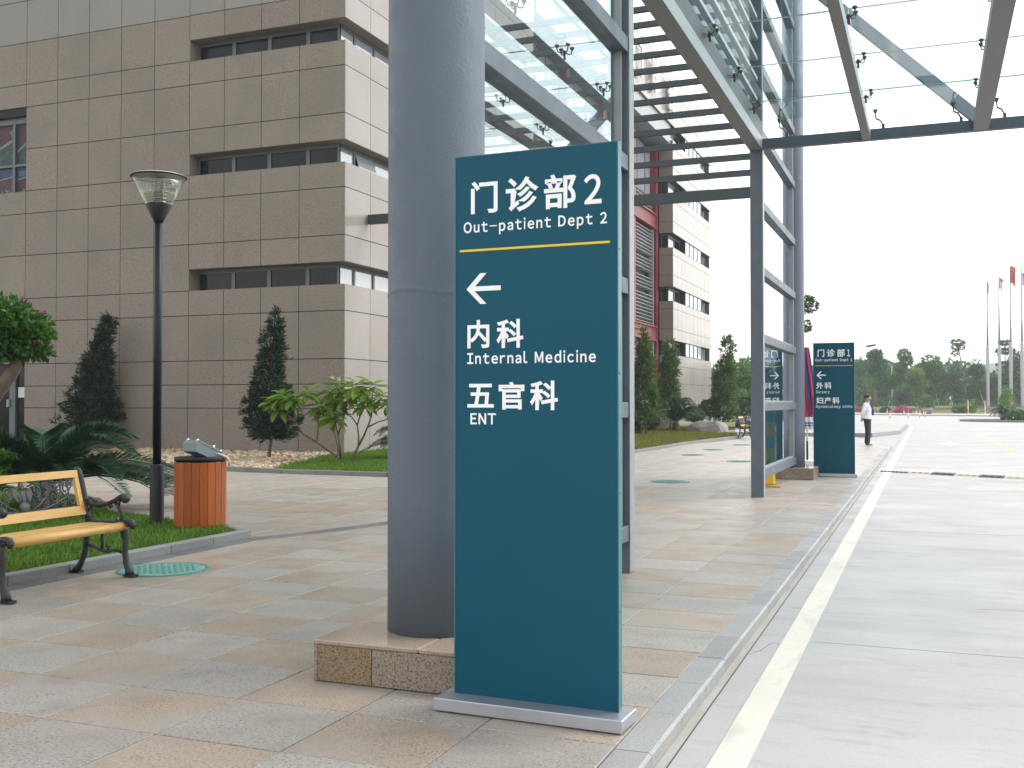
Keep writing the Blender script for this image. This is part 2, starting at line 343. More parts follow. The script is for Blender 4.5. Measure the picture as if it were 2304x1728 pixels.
class MB:
    """collects boxes, tubes, lathes; build() links them as one mesh object (world coordinates unless local)"""
    def __init__(s): s.v = []; s.f = []; s.sm = []
    def add(s, vs, fs, smooth=False):
        b = len(s.v); s.v += [tuple(v) for v in vs]
        s.f += [tuple(i + b for i in f) for f in fs]; s.sm += [smooth] * len(fs)
        return s
    def box(s, x0, x1, y0, y1, z0, z1):
        return s.add([(x0, y0, z0), (x1, y0, z0), (x1, y1, z0), (x0, y1, z0), (x0, y0, z1), (x1, y0, z1), (x1, y1, z1), (x0, y1, z1)],
                     [(0, 3, 2, 1), (4, 5, 6, 7), (0, 1, 5, 4), (1, 2, 6, 5), (2, 3, 7, 6), (3, 0, 4, 7)])
    def cbox(s, x0, x1, y0, y1, z0, z1, c):
        """box with all edges chamfered by c"""
        bm = bmesh.new()
        bmesh.ops.create_cube(bm, size=1)
        for v in bm.verts:
            v.co = ((x0 + x1) / 2 + v.co.x * (x1 - x0), (y0 + y1) / 2 + v.co.y * (y1 - y0), (z0 + z1) / 2 + v.co.z * (z1 - z0))
        bmesh.ops.bevel(bm, geom=list(bm.edges), offset=c, segments=1, affect='EDGES')
        s.addbm(bm); return s
    def addbm(s, bm, smooth=False):
        bm.verts.index_update()
        s.add([v.co[:] for v in bm.verts], [[v.index for v in f.verts] for f in bm.faces], smooth); bm.free(); return s
    def prism(s, poly, z0, z1):
        n = len(poly)
        return s.add([(x, y, z0) for x, y in poly] + [(x, y, z1) for x, y in poly],
                     [tuple(range(n - 1, -1, -1)), tuple(range(n, 2 * n))] + [(i, (i + 1) % n, n + (i + 1) % n, n + i) for i in range(n)])
    def extr(s, poly, axis, a, b):
        """extrude a 2-D outline along x ('X': poly is y,z) or y ('Y': poly is x,z)"""
        n = len(poly)
        mk = (lambda p, t: (t, p[0], p[1])) if axis == 'X' else (lambda p, t: (p[0], t, p[1]))
        return s.add([mk(p, a) for p in poly] + [mk(p, b) for p in poly],
                     [tuple(range(n - 1, -1, -1)), tuple(range(n, 2 * n))] + [(i, (i + 1) % n, n + (i + 1) % n, n + i) for i in range(n)])
    def lathe(s, prof, n=24, c=(0, 0, 0), cap=True):
        vs = []; fs = []; k = len(prof)
        for i in range(n):
            a = 2 * PI * i / n
            for r, z in prof: vs.append((c[0] + r * math.cos(a), c[1] + r * math.sin(a), c[2] + z))
        for i in range(n):
            j = (i + 1) % n
            for q in range(k - 1): fs.append((i * k + q, j * k + q, j * k + q + 1, i * k + q + 1))
        s.add(vs, fs, True)
        if cap:
            b = len(s.v) - len(vs)
            for q in (0, k - 1):
                if prof[q][0] > 1e-5:
                    ring = [b + i * k + q for i in range(n)]
                    s.f.append(tuple(ring[::-1] if q == 0 else ring)); s.sm.append(False)
        return s
    def tube(s, path, rad, n=8, cap=True, flat=1.0):
        """rad: number or list; sweeps a ring along path"""
        P = [Vector(p) for p in path]; m = len(P)
        if not hasattr(rad, '__len__'): rad = [rad] * m
        T = [(P[min(i + 1, m - 1)] - P[max(i - 1, 0)]).normalized() for i in range(m)]
        up = Vector((0, 0, 1)) if abs(T[0].z) < .9 else Vector((1, 0, 0))
        vs = []; fs = []; N = None
        for i in range(m):
            if N is None: N = (up - T[i] * up.dot(T[i])).normalized()
            else: N = (N - T[i] * N.dot(T[i])).normalized()
            B = T[i].cross(N)
            for k in range(n):
                a = 2 * PI * k / n
                vs.append(P[i] + (N * math.cos(a) + B * math.sin(a) * flat) * rad[i])
        for i in range(m - 1):
            for k in range(n):
                k2 = (k + 1) % n
                fs.append((i * n + k, i * n + k2, (i + 1) * n + k2, (i + 1) * n + k))
        s.add(vs, fs, True)
        if cap:
            b = len(s.v) - len(vs)
            s.f.append(tuple(b + k for k in range(n - 1, -1, -1))); s.sm.append(False)
            s.f.append(tuple(b + (m - 1) * n + k for k in range(n))); s.sm.append(False)
        return s
    def bar(s, a, b, wd, ht):
        """rectangular bar from a to b"""
        a = Vector(a); b = Vector(b); t = (b - a).normalized()
        up = Vector((0, 0, 1)) if abs(t.z) < .95 else Vector((0, 1, 0))
        sd_ = t.cross(up).normalized() * wd / 2; u = sd_.cross(t).normalized() * ht / 2
        vs = [a - sd_ - u, a + sd_ - u, a + sd_ + u, a - sd_ + u, b - sd_ - u, b + sd_ - u, b + sd_ + u, b - sd_ + u]
        return s.add(vs, [(0, 3, 2, 1), (4, 5, 6, 7), (0, 1, 5, 4), (1, 2, 6, 5), (2, 3, 7, 6), (3, 0, 4, 7)])
    def mesh(s, name, mat):
        me = bpy.data.meshes.new(name); me.from_pydata(s.v, [], s.f)
        me.polygons.foreach_set('use_smooth', s.sm)
        if mat is not None: me.materials.append(mat)
        bm = bmesh.new(); bm.from_mesh(me); bmesh.ops.recalc_face_normals(bm, faces=bm.faces); bm.to_mesh(me); bm.free()
        return me
    def build(s, name, mat, parent=None, local=False):
        return link(name, s.mesh(name, mat), parent, (0, 0, 0) if (local or parent is None) else None, world=not local)

_cache = {}
def boxmesh(dx, dy, dz, mat, ch=0.0, name='block'):
    k = (round(dx, 3), round(dy, 3), round(dz, 3), mat.name, ch, name)
    if k not in _cache:
        b = MB()
        if ch: b.cbox(-dx / 2, dx / 2, -dy / 2, dy / 2, -dz / 2, dz / 2, ch)
        else: b.box(-dx / 2, dx / 2, -dy / 2, dy / 2, -dz / 2, dz / 2)
        _cache[k] = b.mesh(name, mat)
    return _cache[k]

def piece(name, x0, x1, y0, y1, z0, z1, mat, parent, ch=0.0):
    return link(name, boxmesh(x1 - x0, y1 - y0, z1 - z0, mat, ch, name), parent, ((x0 + x1) / 2, (y0 + y1) / 2, (z0 + z1) / 2))

def quads(name, V, mat, smooth=False):
    """V: (n,4,3) array of quads -> mesh"""
    V = np.asarray(V, dtype=np.float32); n, k = V.shape[:2]
    me = bpy.data.meshes.new(name)
    me.vertices.add(n * k); me.vertices.foreach_set('co', V.reshape(-1))
    me.loops.add(n * k); me.loops.foreach_set('vertex_index', np.arange(n * k, dtype=np.int32))
    me.polygons.add(n); me.polygons.foreach_set('loop_start', np.arange(0, n * k, k, dtype=np.int32))
    me.update(calc_edges=True); me.materials.append(mat)
    return me

_raw = {}
def raw_text(body, bold):
    """outline mesh of a word or character, kept so that each is converted once"""
    if (body, bold) not in _raw:
        c = bpy.data.curves.new('txt', 'FONT'); c.body = body; c.offset = bold; c.resolution_u = 4
        o = bpy.data.objects.new('txt', c); COL.objects.link(o)
        bpy.context.view_layer.update()
        _raw[body, bold] = bpy.data.meshes.new_from_object(o.evaluated_get(bpy.context.evaluated_depsgraph_get()))
        bpy.data.objects.remove(o); bpy.data.curves.remove(c)
    return _raw[body, bold]

def text_mesh(body, x0, x1, z0, z1, mat, bold=0.0, depth=.0015, space=1.0, name='lettering'):
    """lettering fitted to a box in the x-z plane, facing -y"""
    me = raw_text(body, bold).copy()
    n = len(me.vertices); co = np.zeros(n * 3, np.float32); me.vertices.foreach_get('co', co); co = co.reshape(-1, 3)
    a, b = co[:, :2].min(0), co[:, :2].max(0)
    out = np.zeros_like(co)
    out[:, 0] = x0 + (co[:, 0] - a[0]) / (b[0] - a[0]) * (x1 - x0)
    out[:, 2] = z0 + (co[:, 1] - a[1]) / (b[1] - a[1]) * (z1 - z0)
    me.vertices.foreach_set('co', out.reshape(-1))
    bm = bmesh.new(); bm.from_mesh(me)
    r = bmesh.ops.extrude_face_region(bm, geom=list(bm.faces))
    for v in r['geom']:
        if isinstance(v, bmesh.types.BMVert): v.co.y -= depth
    bmesh.ops.recalc_face_normals(bm, faces=bm.faces)
    bm.to_mesh(me); bm.free()
    me.materials.clear(); me.materials.append(mat); me.name = name
    return shade(me, False)

def glyph(ch):
    me = raw_text(ch, 0.0); xs = [v.co.x for v in me.vertices]; ys = [v.co.y for v in me.vertices]
    return min(xs), max(xs), min(ys), max(ys)

def latin_line(body, x0, x1, zb, cap, mat, parent, bold=.02, gap=.16, word=.42):
    """evenly spaced letters between x0 and x1, baseline zb, capital height cap; each letter is its own part"""
    H = glyph(chr(ord('H') + 0xFEE0)); k = cap / (H[3] - H[2]); b0 = H[2]
    cells = []; x = 0.0
    for ch in body:
        if ch == ' ': x += word; continue
        f = '－' if ch in '-–' else chr(ord(ch) + 0xFEE0)
        a, b_, c, d = glyph(f)
        if f == '－': c, d, b_ = c, d, a + .62
        cells.append((f, x, b_ - a, c, d)); x += b_ - a + gap
    tot = x - gap; sx = (x1 - x0) / tot
    for f, cx, wd, c, d in cells:
        me = text_mesh(f, x0 + cx * sx, x0 + (cx + wd) * sx, zb + (c - b0) * k, zb + (d - b0) * k, mat, bold, .0012, name='letter')
        link('letter', me, parent, (0, -.0008, 0), world=False)

def copy_tree(o, parent=None):
    c = o.copy(); COL.objects.link(c)
    if parent is not None: c.parent = parent
    for ch in [x for x in bpy.data.objects if x.parent == o]: copy_tree(ch, c)
    return c
# convert every character once while the scene is still small
for _c in sorted(set('Out-patientDeptInternalMedicineENTSurgeryGynaecologyclinic12H')):
    _f = '－' if _c == '-' else chr(ord(_c) + 0xFEE0)
    raw_text(_f, 0.0); raw_text(_f, .022)
for _c in '门诊部内科五官外妇产１２': raw_text(_c, .024); raw_text(_c, .020)
for _c in '门诊部': raw_text(_c, .02)
raw_text('282 3', .0)
# ------------------------------------------------------------------ ground, road, pavement
def drift(y): return -.0048 * (y - 5.0)          # the road line bears a touch to the left

g = MB(); g.box(-1500, 1500, -60, 4000, -.60, -.16)
gr = tag(g.build('ground', M['lawn_far']), 'flat grassy ground running to the horizon', kind='structure')

rd = MB(); rd.box(-45, 90, -12, 150, -.155, -.075)
road = tag(rd.build('road', M['concrete']), 'pale concrete driveway and forecourt beside the pavement', kind='structure')

def strip(mb, x0, x1, ya, yb, z0, z1, n=24):
    ys = [ya + (yb - ya) * i / n for i in range(n + 1)]
    for i in range(n):
        a, b = ys[i], ys[i + 1]
        da, db = drift(a), drift(b)
        v = [(x0 + da, a, z0), (x1 + da, a, z0), (x1 + db, b, z0), (x0 + db, b, z0), (x0 + da, a, z1), (x1 + da, a, z1), (x1 + db, b, z1), (x0 + db, b, z1)]
        mb.add(v, [(0, 3, 2, 1), (4, 5, 6, 7), (0, 1, 5, 4), (1, 2, 6, 5), (2, 3, 7, 6), (3, 0, 4, 7)])
    return mb
strip(MB(), -.868, -.715, -3, 71, -.0745, -.071).build('edge_line', M['paint_white'], road)
strip(MB(), -1.064, -1.024, -3, 36.7, -.0745, -.069).build('gutter_strip', M['gutter'], road)
strip(MB(), -1.023, -1.017, -3, 48, -.0745, -.0737).build('gutter_joint', M['joint_dark'], road)
# dark expansion joints across the driveway
jm = MB()
for y in (6.9, 13.2, 19.6, 29, 38, 48, 60): jm.box(-.70, 9, y, y + .008, -.0746, -.0738)
for x in (3.6,): jm.box(x, x + .008, -2, 90, -.0746, -.0740)
jm.build('expansion_joint', M['joint_pale'], road)
for y in (37.0, 42.6, 48.0, 53.6, 59.2, 65):
    b = MB(); b.box(2.33 + drift(y) * .4, 2.45 + drift(y) * .4, y - .9, y + .9, -.0745, -.0715)
    b.build('lane_dash', M['paint_yellow'], road)
b = MB(); b.add([(.58, 44.5, -.0715), (.58, 42.2, -.0715), (.28, 42.2, -.0715), (.66, 40.3, -.0715), (1.04, 42.2, -.0715), (.74, 42.2, -.0715), (.74, 44.5, -.0715)], [(0, 1, 2, 3, 4, 5, 6)])
b.build('lane_arrow', M['paint_white'], road)
# hairline crack and patch marks near the kerb
ck = MB()
cp = [(-1.014, 6.40), (-.99, 6.49), (-.972, 6.52), (-.955, 6.62), (-.94, 6.73), (-.915, 6.79), (-.895, 6.77), (-.878, 6.70)]
for u, v in zip(cp[:-1], cp[1:]): ck.bar((u[0], u[1], -.0738), (v[0], v[1], -.0738), .006, .0006)
cp = [(.3, 8.4), (.52, 8.47), (.7, 8.44), (.95, 8.56), (1.2, 8.52)]
for u, v in zip(cp[:-1], cp[1:]): ck.bar((u[0], u[1], -.0738), (v[0], v[1], -.0738), .004, .0006)
ck.build('crack', M['joint_pale'], road)

pv = MB(); pv.box(-27, -1.22, -4, 37, -.15, -.006)
pave = tag(pv.build('pavement', M['mortar']), 'granite paved walk of pink and grey slabs beside the driveway', kind='structure')
TX, TY, X0, Y0 = .628, .58, -1.222, 3.704

def tilemesh(mat):
    b = MB(); x, y, c = TX / 2 - .0036, TY / 2 - .0036, .003
    vs = [(-x, -y, -c), (x, -y, -c), (x, y, -c), (-x, y, -c), (-x + c, -y + c, 0), (x - c, -y + c, 0), (x - c, y - c, 0), (-x + c, y - c, 0), (-x, -y, -.02), (x, -y, -.02), (x, y, -.02), (-x, y, -.02)]
    b.add(vs, [(4, 5, 6, 7), (0, 1, 5, 4), (1, 2, 6, 5), (2, 3, 7, 6), (3, 0, 4, 7), (8, 9, 1, 0), (9, 10, 2, 1), (10, 11, 3, 2), (11, 8, 0, 3)])
    return b.mesh('paving_tile', mat)
tm = [tilemesh(M['tile_grey']), tilemesh(M['tile_pink'])]
cand = []
for i in range(0, 41):
    for j in range(-8, 58):
        x = X0 - (i + .5) * TX; y = Y0 + (j + .5) * TY
        if x < -6.9 and y < 9.2: continue
        if x < -8.5 and y < 9.7: continue
        if x < -11.5 and y < 11.6: continue
        if x < -8.3 and y > 18.6: continue
        if x < -9.0 and y > 18.25: continue
        ang = math.degrees(math.atan2(-x, y)) - 21.516 if y > 0 else 99
        d = math.hypot(x, y)
        pink = (i + j) % 2 == 1
        if d > 9 and rnd.random() < .12: pink = not pink
        cand.append((d if abs(ang) < 28.5 and d > 2.6 else d + 1000, x, y, pink))
cand.sort()
for d, x, y, pink in cand[:300]:
    link('paving_tile', tm[pink], pave, (x, y, rnd.uniform(-.0012, .0012)))
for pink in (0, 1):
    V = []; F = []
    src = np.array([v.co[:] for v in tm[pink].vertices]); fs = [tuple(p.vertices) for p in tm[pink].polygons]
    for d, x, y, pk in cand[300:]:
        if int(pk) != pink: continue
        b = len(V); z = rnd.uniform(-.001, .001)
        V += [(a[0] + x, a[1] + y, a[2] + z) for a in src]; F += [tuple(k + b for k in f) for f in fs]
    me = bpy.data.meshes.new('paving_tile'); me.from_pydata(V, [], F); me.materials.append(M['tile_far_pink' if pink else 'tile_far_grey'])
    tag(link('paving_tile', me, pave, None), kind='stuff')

# roadside kerb
kb = bpy.data.objects.new('kerb', None); COL.objects.link(kb); tag(kb, 'row of blue grey granite kerbstones along the driveway', kind='structure')
y = -1.99
kmesh = {}
while y < 36.5:
    L = .566
    b = MB(); x0, x1, c = -1.220, -1.066, .012
    if 'k' not in kmesh:
        b.extr([(-.077, -.15), (.077, -.15), (.077, -.012), (.065, 0), (-.077, 0)], 'Y', -L / 2 + .002, L / 2 - .002)
        kmesh['k'] = b.mesh('kerb_stone', M['kerb_stone'])
    link('kerb_stone', kmesh['k'], kb, (-1.143 + drift(y), y + L / 2, rnd.uniform(-.001, .0015)), rot=(0, 0, .0048))
    y += L

def kerb_run(parent, pts, wd, z0, z1, L, mat='kerb_stone', name='kerb_stone'):
    P = [Vector((p[0], p[1], 0)) for p in pts]
    for a, b in zip(P[:-1], P[1:]):
        d = b - a; n = max(1, round(d.length / L)); l = d.length / n
        me = boxmesh(l - .004, wd, z1 - z0, M[mat], .006, name)
        for k in range(n):
            c = a + d * ((k + .5) / n)
            link(name, me, parent, (c.x, c.y, (z0 + z1) / 2 + rnd.uniform(-.001, .001)), rot=(0, 0, math.atan2(d.y, d.x)))

def grass_blades(name, pts_fn, n, lo, hi, wd, mat, seed, lean=.6):
    rg = np.random.default_rng(seed)
    P = pts_fn(rg, n); n = len(P)
    h = rg.uniform(lo, hi, n); a = rg.uniform(0, 2 * PI, n); ln = rg.uniform(.1, lean, n)
    dx, dy = np.cos(a), np.sin(a); w_ = rg.uniform(.6, 1.2, n) * wd
    sx, sy = -dy * w_ / 2, dx * w_ / 2
    V = np.zeros((n, 4, 3))
    V[:, 0] = P + np.stack([-sx, -sy, 0 * sx], 1); V[:, 1] = P + np.stack([sx, sy, 0 * sx], 1)
    mid = P + np.stack([dx * h * ln * .4, dy * h * ln * .4, h * .6], 1)
    tip = P + np.stack([dx * h * ln, dy * h * ln, h], 1)
    V[:, 2] = mid + np.stack([sx, sy, 0 * sx], 1); V[:, 3] = tip
    return quads(name, V, mat)

def inpoly(P, poly):
    x, y = P[:, 0], P[:, 1]; ins = np.zeros(len(P), bool); n = len(poly)
    for i in range(n):
        x1, y1 = poly[i]; x2, y2 = poly[(i + 1) % n]
        c = ((y1 > y) != (y2 > y)) & (x < (x2 - x1) * (y - y1) / ((y2 - y1) or 1e-9) + x1)
        ins ^= c
    return ins
def polysample(poly, z):
    xs = [p[0] for p in poly]; ys = [p[1] for p in poly]
    def fn(rg, n):
        P = np.stack([rg.uniform(min(xs), max(xs), n), rg.uniform(min(ys), max(ys), n), np.full(n, z)], 1)
        return P[inpoly(P, poly)]
    return fn

# ---- planting bed on the left
BED = [(-6.80, -2.0), (-6.80, 9.42), (-7.3, 9.75), (-9.4, 10.4), (-11.1, 11.9), (-16, 14.2), (-16, -2)]
b = MB(); b.prism(BED, -.1, .052)
bed = tag(b.build('planting_bed', M['soil']), 'raised planting bed of low grass on the left', kind='structure')
kerb_run(bed, [(-6.74, -2), (-6.74, 9.45)], .12, -.05, .078, .62, 'bed_stone')
kerb_run(bed, [(-6.80, 9.47), (-7.35, 9.83), (-9.4, 10.47), (-11.1, 11.95)], .1, -.05, .072, .6, 'bed_stone')
kerb_run(pave, [(-6.585, -2), (-6.585, 9.3), (-6.29, 9.97), (-5.98, 11.1), (-5.6, 12.6)], .23, -.02, .004, .6, 'slate', name='border_slab')
fn = polysample([(-6.83, 4.6), (-6.83, 9.4), (-7.3, 9.73), (-9.4, 10.36), (-11.1, 11.85), (-13.5, 12.8), (-13.5, 8), (-9, 4.6)], .05)
tag(link('grass', grass_blades('grass', fn, 90000, .022, .075, .019, M['grass'], 5)), 'short thick green grass in the bed behind the bench', kind='stuff')

# ---- lawn and pebble bed along the building
KL = [(-27, 20.9), (-17.5, 19.5), (-14.2, 18.72), (-12.1, 18.2), (-9.7, 18.12), (-8.6, 18.45), (-8.0, 19.2), (-7.78, 21), (-7.78, 30), (-7.78, 36), (-7.25, 43.6), (-8.4, 50), (-10, 59)]
LAWN = [(-12.6, 18.4), (-12.1, 18.26), (-9.7, 18.18), (-8.63, 18.5), (-8.06, 19.25), (-7.84, 21), (-7.84, 36), (-7.31, 43.6), (-8.46, 50), (-10.06, 59), (-10.4, 80), (-14.6, 80), (-14.6, 24.9), (-14.5, 24.2), (-14.2, 22.8), (-13.3, 20.6)]
b = MB(); b.prism(LAWN, -.1, .05)
lawn = tag(b.build('lawn', M['lawn_far']), 'strip of lawn between the building and the paved walk', kind='structure')
kerb_run(lawn, KL, .14, -.05, .085, .9, 'bed_stone')
kerb_run(lawn, [(-12.62, 18.42), (-13.32, 20.6), (-14.22, 22.8), (-14.55, 24.3)], .07, 0, .075, .5, name='edging_stone')
near = [p for p in LAWN if p[1] < 30] + []
near = [(-12.55, 18.45), (-9.7, 18.25), (-8.65, 18.55), (-8.1, 19.3), (-7.9, 21), (-7.9, 28), (-14.5, 28), (-14.4, 24.2), (-14.1, 22.8), (-13.2, 20.6)]
tag(link('grass', grass_blades('grass', polysample(near, .05), 55000, .03, .11, .02, M['grass'], 6)), 'bright green grass under the spreading frangipani', kind='stuff')
far = [(-14.5, 28), (-7.9, 28), (-7.9, 36), (-7.4, 43.6), (-8.5, 50), (-10.1, 59), (-14.5, 59)]
tag(link('grass', grass_blades('grass', polysample(far, .05), 60000, .03, .09, .03, M['grass_dry'], 8)), 'olive yellow grass around the boulder and far bench', kind='stuff')

GRV = [(-27, 20.97), (-17.5, 19.57), (-14.2, 18.79), (-12.65, 18.45), (-13.35, 20.6), (-14.25, 22.8), (-14.6, 24.3), (-14.7, 24.86), (-27, 24.86)]
b = MB(); b.prism(GRV, -.1, .03)
gbed = tag(b.build('pebble_bed', M['soil']), 'bed for loose pebbles along the foot of the granite wall', kind='structure')
rg = np.random.default_rng(11)
Pp = polysample(GRV, .05)(rg, 15000)
bm = bmesh.new(); bmesh.ops.create_icosphere(bm, subdivisions=1, radius=1); iv = np.array([v.co[:] for v in bm.verts]); jf = np.array([[v.index for v in f.verts] for f in bm.faces]); bm.free()
n = len(Pp)
sc = rg.uniform(.03, .075, (n, 1, 1)) * np.stack([rg.uniform(.8, 1.3, n), rg.uniform(.7, 1.2, n), rg.uniform(.5, .9, n)], 1)[:, None, :]
V = iv[None] * sc * (1 + rg.uniform(-.18, .18, (n, 12, 1)))
a = rg.uniform(0, 6.28, n); ca, sa = np.cos(a)[:, None], np.sin(a)[:, None]
V = np.stack([V[..., 0] * ca - V[..., 1] * sa, V[..., 0] * sa + V[..., 1] * ca, V[..., 2]], 2) + Pp[:, None, :]
V[..., 2] += rg.uniform(-.01, .035, (n, 1))
me = bpy.data.meshes.new('pebbles'); NV = n * 12; NF = n * 20
me.vertices.add(NV); me.vertices.foreach_set('co', V.reshape(-1).astype(np.float32))
me.loops.add(NF * 3); me.loops.foreach_set('vertex_index', (jf[None] + (np.arange(n) * 12)[:, None, None]).reshape(-1).astype(np.int32))
me.polygons.add(NF); me.polygons.foreach_set('loop_start', np.arange(0, NF * 3, 3, dtype=np.int32)); me.update(calc_edges=True)
me.materials.append(M['gravel'])
tag(link('pebbles', me), 'tan and brown river pebbles at the foot of the granite wall', kind='stuff')

# ---- raised block of pavement beyond the dropped kerb
b = MB(); b.prism([(-9, 47.6), (-2.42, 48.3), (-1.46, 53.8), (-1.46, 70), (-9, 70)], -.15, .10)
tag(b.build('pavement_island', M['concrete']), 'raised far paving block beyond the dropped kerb', kind='structure')
kp = bpy.data.objects['pavement_island']
kerb_run(kp, [(-9, 47.5), (-2.42, 48.25), (-1.40, 53.8), (-1.40, 70)], .12, -.14, .11, 1.4)
b = MB(); b.prism([(-7.7, 37), (-1.34, 37), (-1.4, 40), (-3, 47.4), (-7.7, 47.2)], -.15, -.04)
tag(b.build('dropped_pavement', M['concrete']), 'dropped crossing where the pavement meets the driveway', kind='structure')

# ------------------------------------------------------------------ near hospital block
ST = 3.305
YF, XR = 24.9, -14.66
bld = thing('hospital_block', 'granite clad hospital block with narrow recessed window strips', 'building', (-20, 25, 0))
JX = [-14.66, -16.095, -17.337, -18.577, -19.785, -21.035, -22.255, -23.47, -24.69, -25.935, -27.16, -28.4, -29.65, -30.9, -32.15, -33.4, -34.65, -35.9]
c = MB(); c.box(-35.88, -15.12, 25.36, 40, 0, 21.7); c.build('core', M['wall_core'], bld)
c = MB(); c.box(-25.935, -19.80, 24.945, 25.4, 0, 21.7)
c.box(-35.89, -25.935, 24.946, 25.4, 2.87, 7.83); c.box(-35.89, -25.935, 24.947, 25.4, 10.31, 21.7); c.build('backing_wall', M['wall_core'], bld)
bands = [(0, 4.61)] + [(5.246 + ST * k, 4.61 + ST * (k + 1)) for k in range(5)]
c = MB()
for a, z in bands: c.box(-19.79, -14.705, 24.948, 39.99, a, z)
c.build('backing_wall', M['wall_core'], bld)

GAP = .0105
panels = []     # (size key sorted) name, x0,x1,y0,y1,z0,z1,mat, visible weight
rowsL = [0.0, 1.265, 1.926, 2.61]
for k in range(6):
    rowsL += [3.91 + ST * k, 4.62 + ST * k, 5.953 + ST * k] if k == 0 else [7.245 + ST * (k - 1), 7.945 + ST * (k - 1), 9.245 + ST * (k - 1)]
rowsL = sorted(set(round(r, 3) for r in rowsL)); rowsL = [r for r in rowsL if r < 21.7] + [21.7]
for i in range(4, len(JX) - 1):
    x1, x0 = JX[i], JX[i + 1]
    for za, zb in zip(rowsL[:-1], rowsL[1:]):
        if x1 <= -25.9 and zb <= 2.7: continue
        if x1 <= -25.9 and za >= 7.2 and zb <= 10.6 and za < 10.3:
            if za < 7.9: pass
            else: continue
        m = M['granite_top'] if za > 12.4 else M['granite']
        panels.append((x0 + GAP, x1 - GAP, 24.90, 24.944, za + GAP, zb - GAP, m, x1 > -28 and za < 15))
rowsS = []
for k in range(6):
    z = ST * k
    if k == 0: rowsS += [(0, 1.265), (1.265, 1.926), (1.926, 2.61), (2.61, 3.91), (3.91, 4.623)]
    else: rowsS += [(5.234 + z - ST, 5.953 + z - ST), (5.953 + z - ST, 7.25 + z - ST), (7.25 + z - ST, 7.93 + z - ST)]
for i in range(4):
    x1, x0 = JX[i], JX[i + 1]
    for za, zb in rowsS:
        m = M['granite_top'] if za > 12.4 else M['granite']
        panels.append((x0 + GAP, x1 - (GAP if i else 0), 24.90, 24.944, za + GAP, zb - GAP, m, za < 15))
JY = [24.9, 26.311] + [26.311 + 1.32 * k for k in range(1, 11)]
for i in range(len(JY) - 1):
    for za, zb in rowsS:
        panels.append((-14.704, -14.66, JY[i] + (GAP if i else .0445), JY[i + 1] - GAP, za + GAP, zb - GAP, M['granite_pol_lit'], i < 2 and za < 15))
vis = [p for p in panels if p[7]][:300]
for p in vis: piece('stone_panel', *p[:7], bld)
rest = {}
for p in panels:
    if p not in vis: rest.setdefault(p[6].name, MB()).box(*p[:6])
for k, mb in rest.items(): tag(mb.build('stone_panel', M[k], bld), kind='stuff')

def window(parent, axis, a0, a1, z0, z1, off, fw=.05, head=.06, glass='glass_dark', tilt=0.0, sill=.03):
    """a framed pane: axis 'X' runs along x at y=off facing -y; 'Y' runs along y at x=off facing +x"""
    f = MB(); d = .07
    def bx(u0, u1, w0, w1, e0=0, e1=None):
        e1 = d if e1 is None else e1
        if axis == 'X': f.box(u0, u1, off + e0, off + e1, w0, w1)
        else: f.box(off - e1, off - e0, u0, u1, w0, w1)
    bx(a0, a0 + fw, z0, z1); bx(a1 - fw, a1, z0, z1); bx(a0 + fw, a1 - fw, z1 - head, z1); bx(a0 + fw, a1 - fw, z0, z0 + sill)
    fr = f.build('window', M['win_frame'], parent)
    if axis == 'X': me = boxmesh(a1 - a0 - 2 * fw + .004, .012, z1 - z0 - head - sill + .004, M[glass], 0, 'pane'); pos = ((a0 + a1) / 2, off + .04, (z0 + sill + z1 - head) / 2); rt = (-tilt, 0, 0)
    else: me = boxmesh(.012, a1 - a0 - 2 * fw + .004, z1 - z0 - head - sill + .004, M[glass], 0, 'pane'); pos = (off - .04 + (.1 if tilt else 0), (a0 + a1) / 2, (z0 + sill + z1 - head) / 2); rt = (0, -tilt, 0)
    link('pane', me, fr, pos, rot=rt)
    return fr

for k in range(5):
    zs = 4.623 + ST * k; zh = 5.234 + ST * k
    # granite sill and soffit plates round the corner
    b = MB(); b.box(-19.78, -14.665, 24.905, 25.33, zs - .012, zs - .002); b.box(-15.08, -14.665, 25.332, 39.9, zs - .012, zs - .002)
    b.build('sill', M['granite'], bld)
    b = MB(); b.box(-19.78, -14.665, 24.905, 25.33, zh + .001, zh + .011); b.box(-15.08, -14.665, 25.332, 39.9, zh + .001, zh + .011)
    b.build('soffit', M['granite'], bld)
    if k < 4:
        b = MB(); b.box(-19.80, -19.775, 24.9, 25.3, zs, zh); b.build('reveal', M['granite'], bld)
        xs = [-19.77, -18.535, -17.33, -16.065, -15.06]
        for i in range(4): window(bld, 'X', xs[i], xs[i + 1], zs, zh, 25.29, .06, .1)
        ysl = [25.30] + [26.13 + 1.12 * j for j in range(8)]
        for i in range(7):
            window(bld, 'Y', ysl[i], ysl[i + 1], zs, zh, -15.06, .05, .1, 'glass_sky_pale', tilt=(.30 if k == 1 and i == 1 else 0))

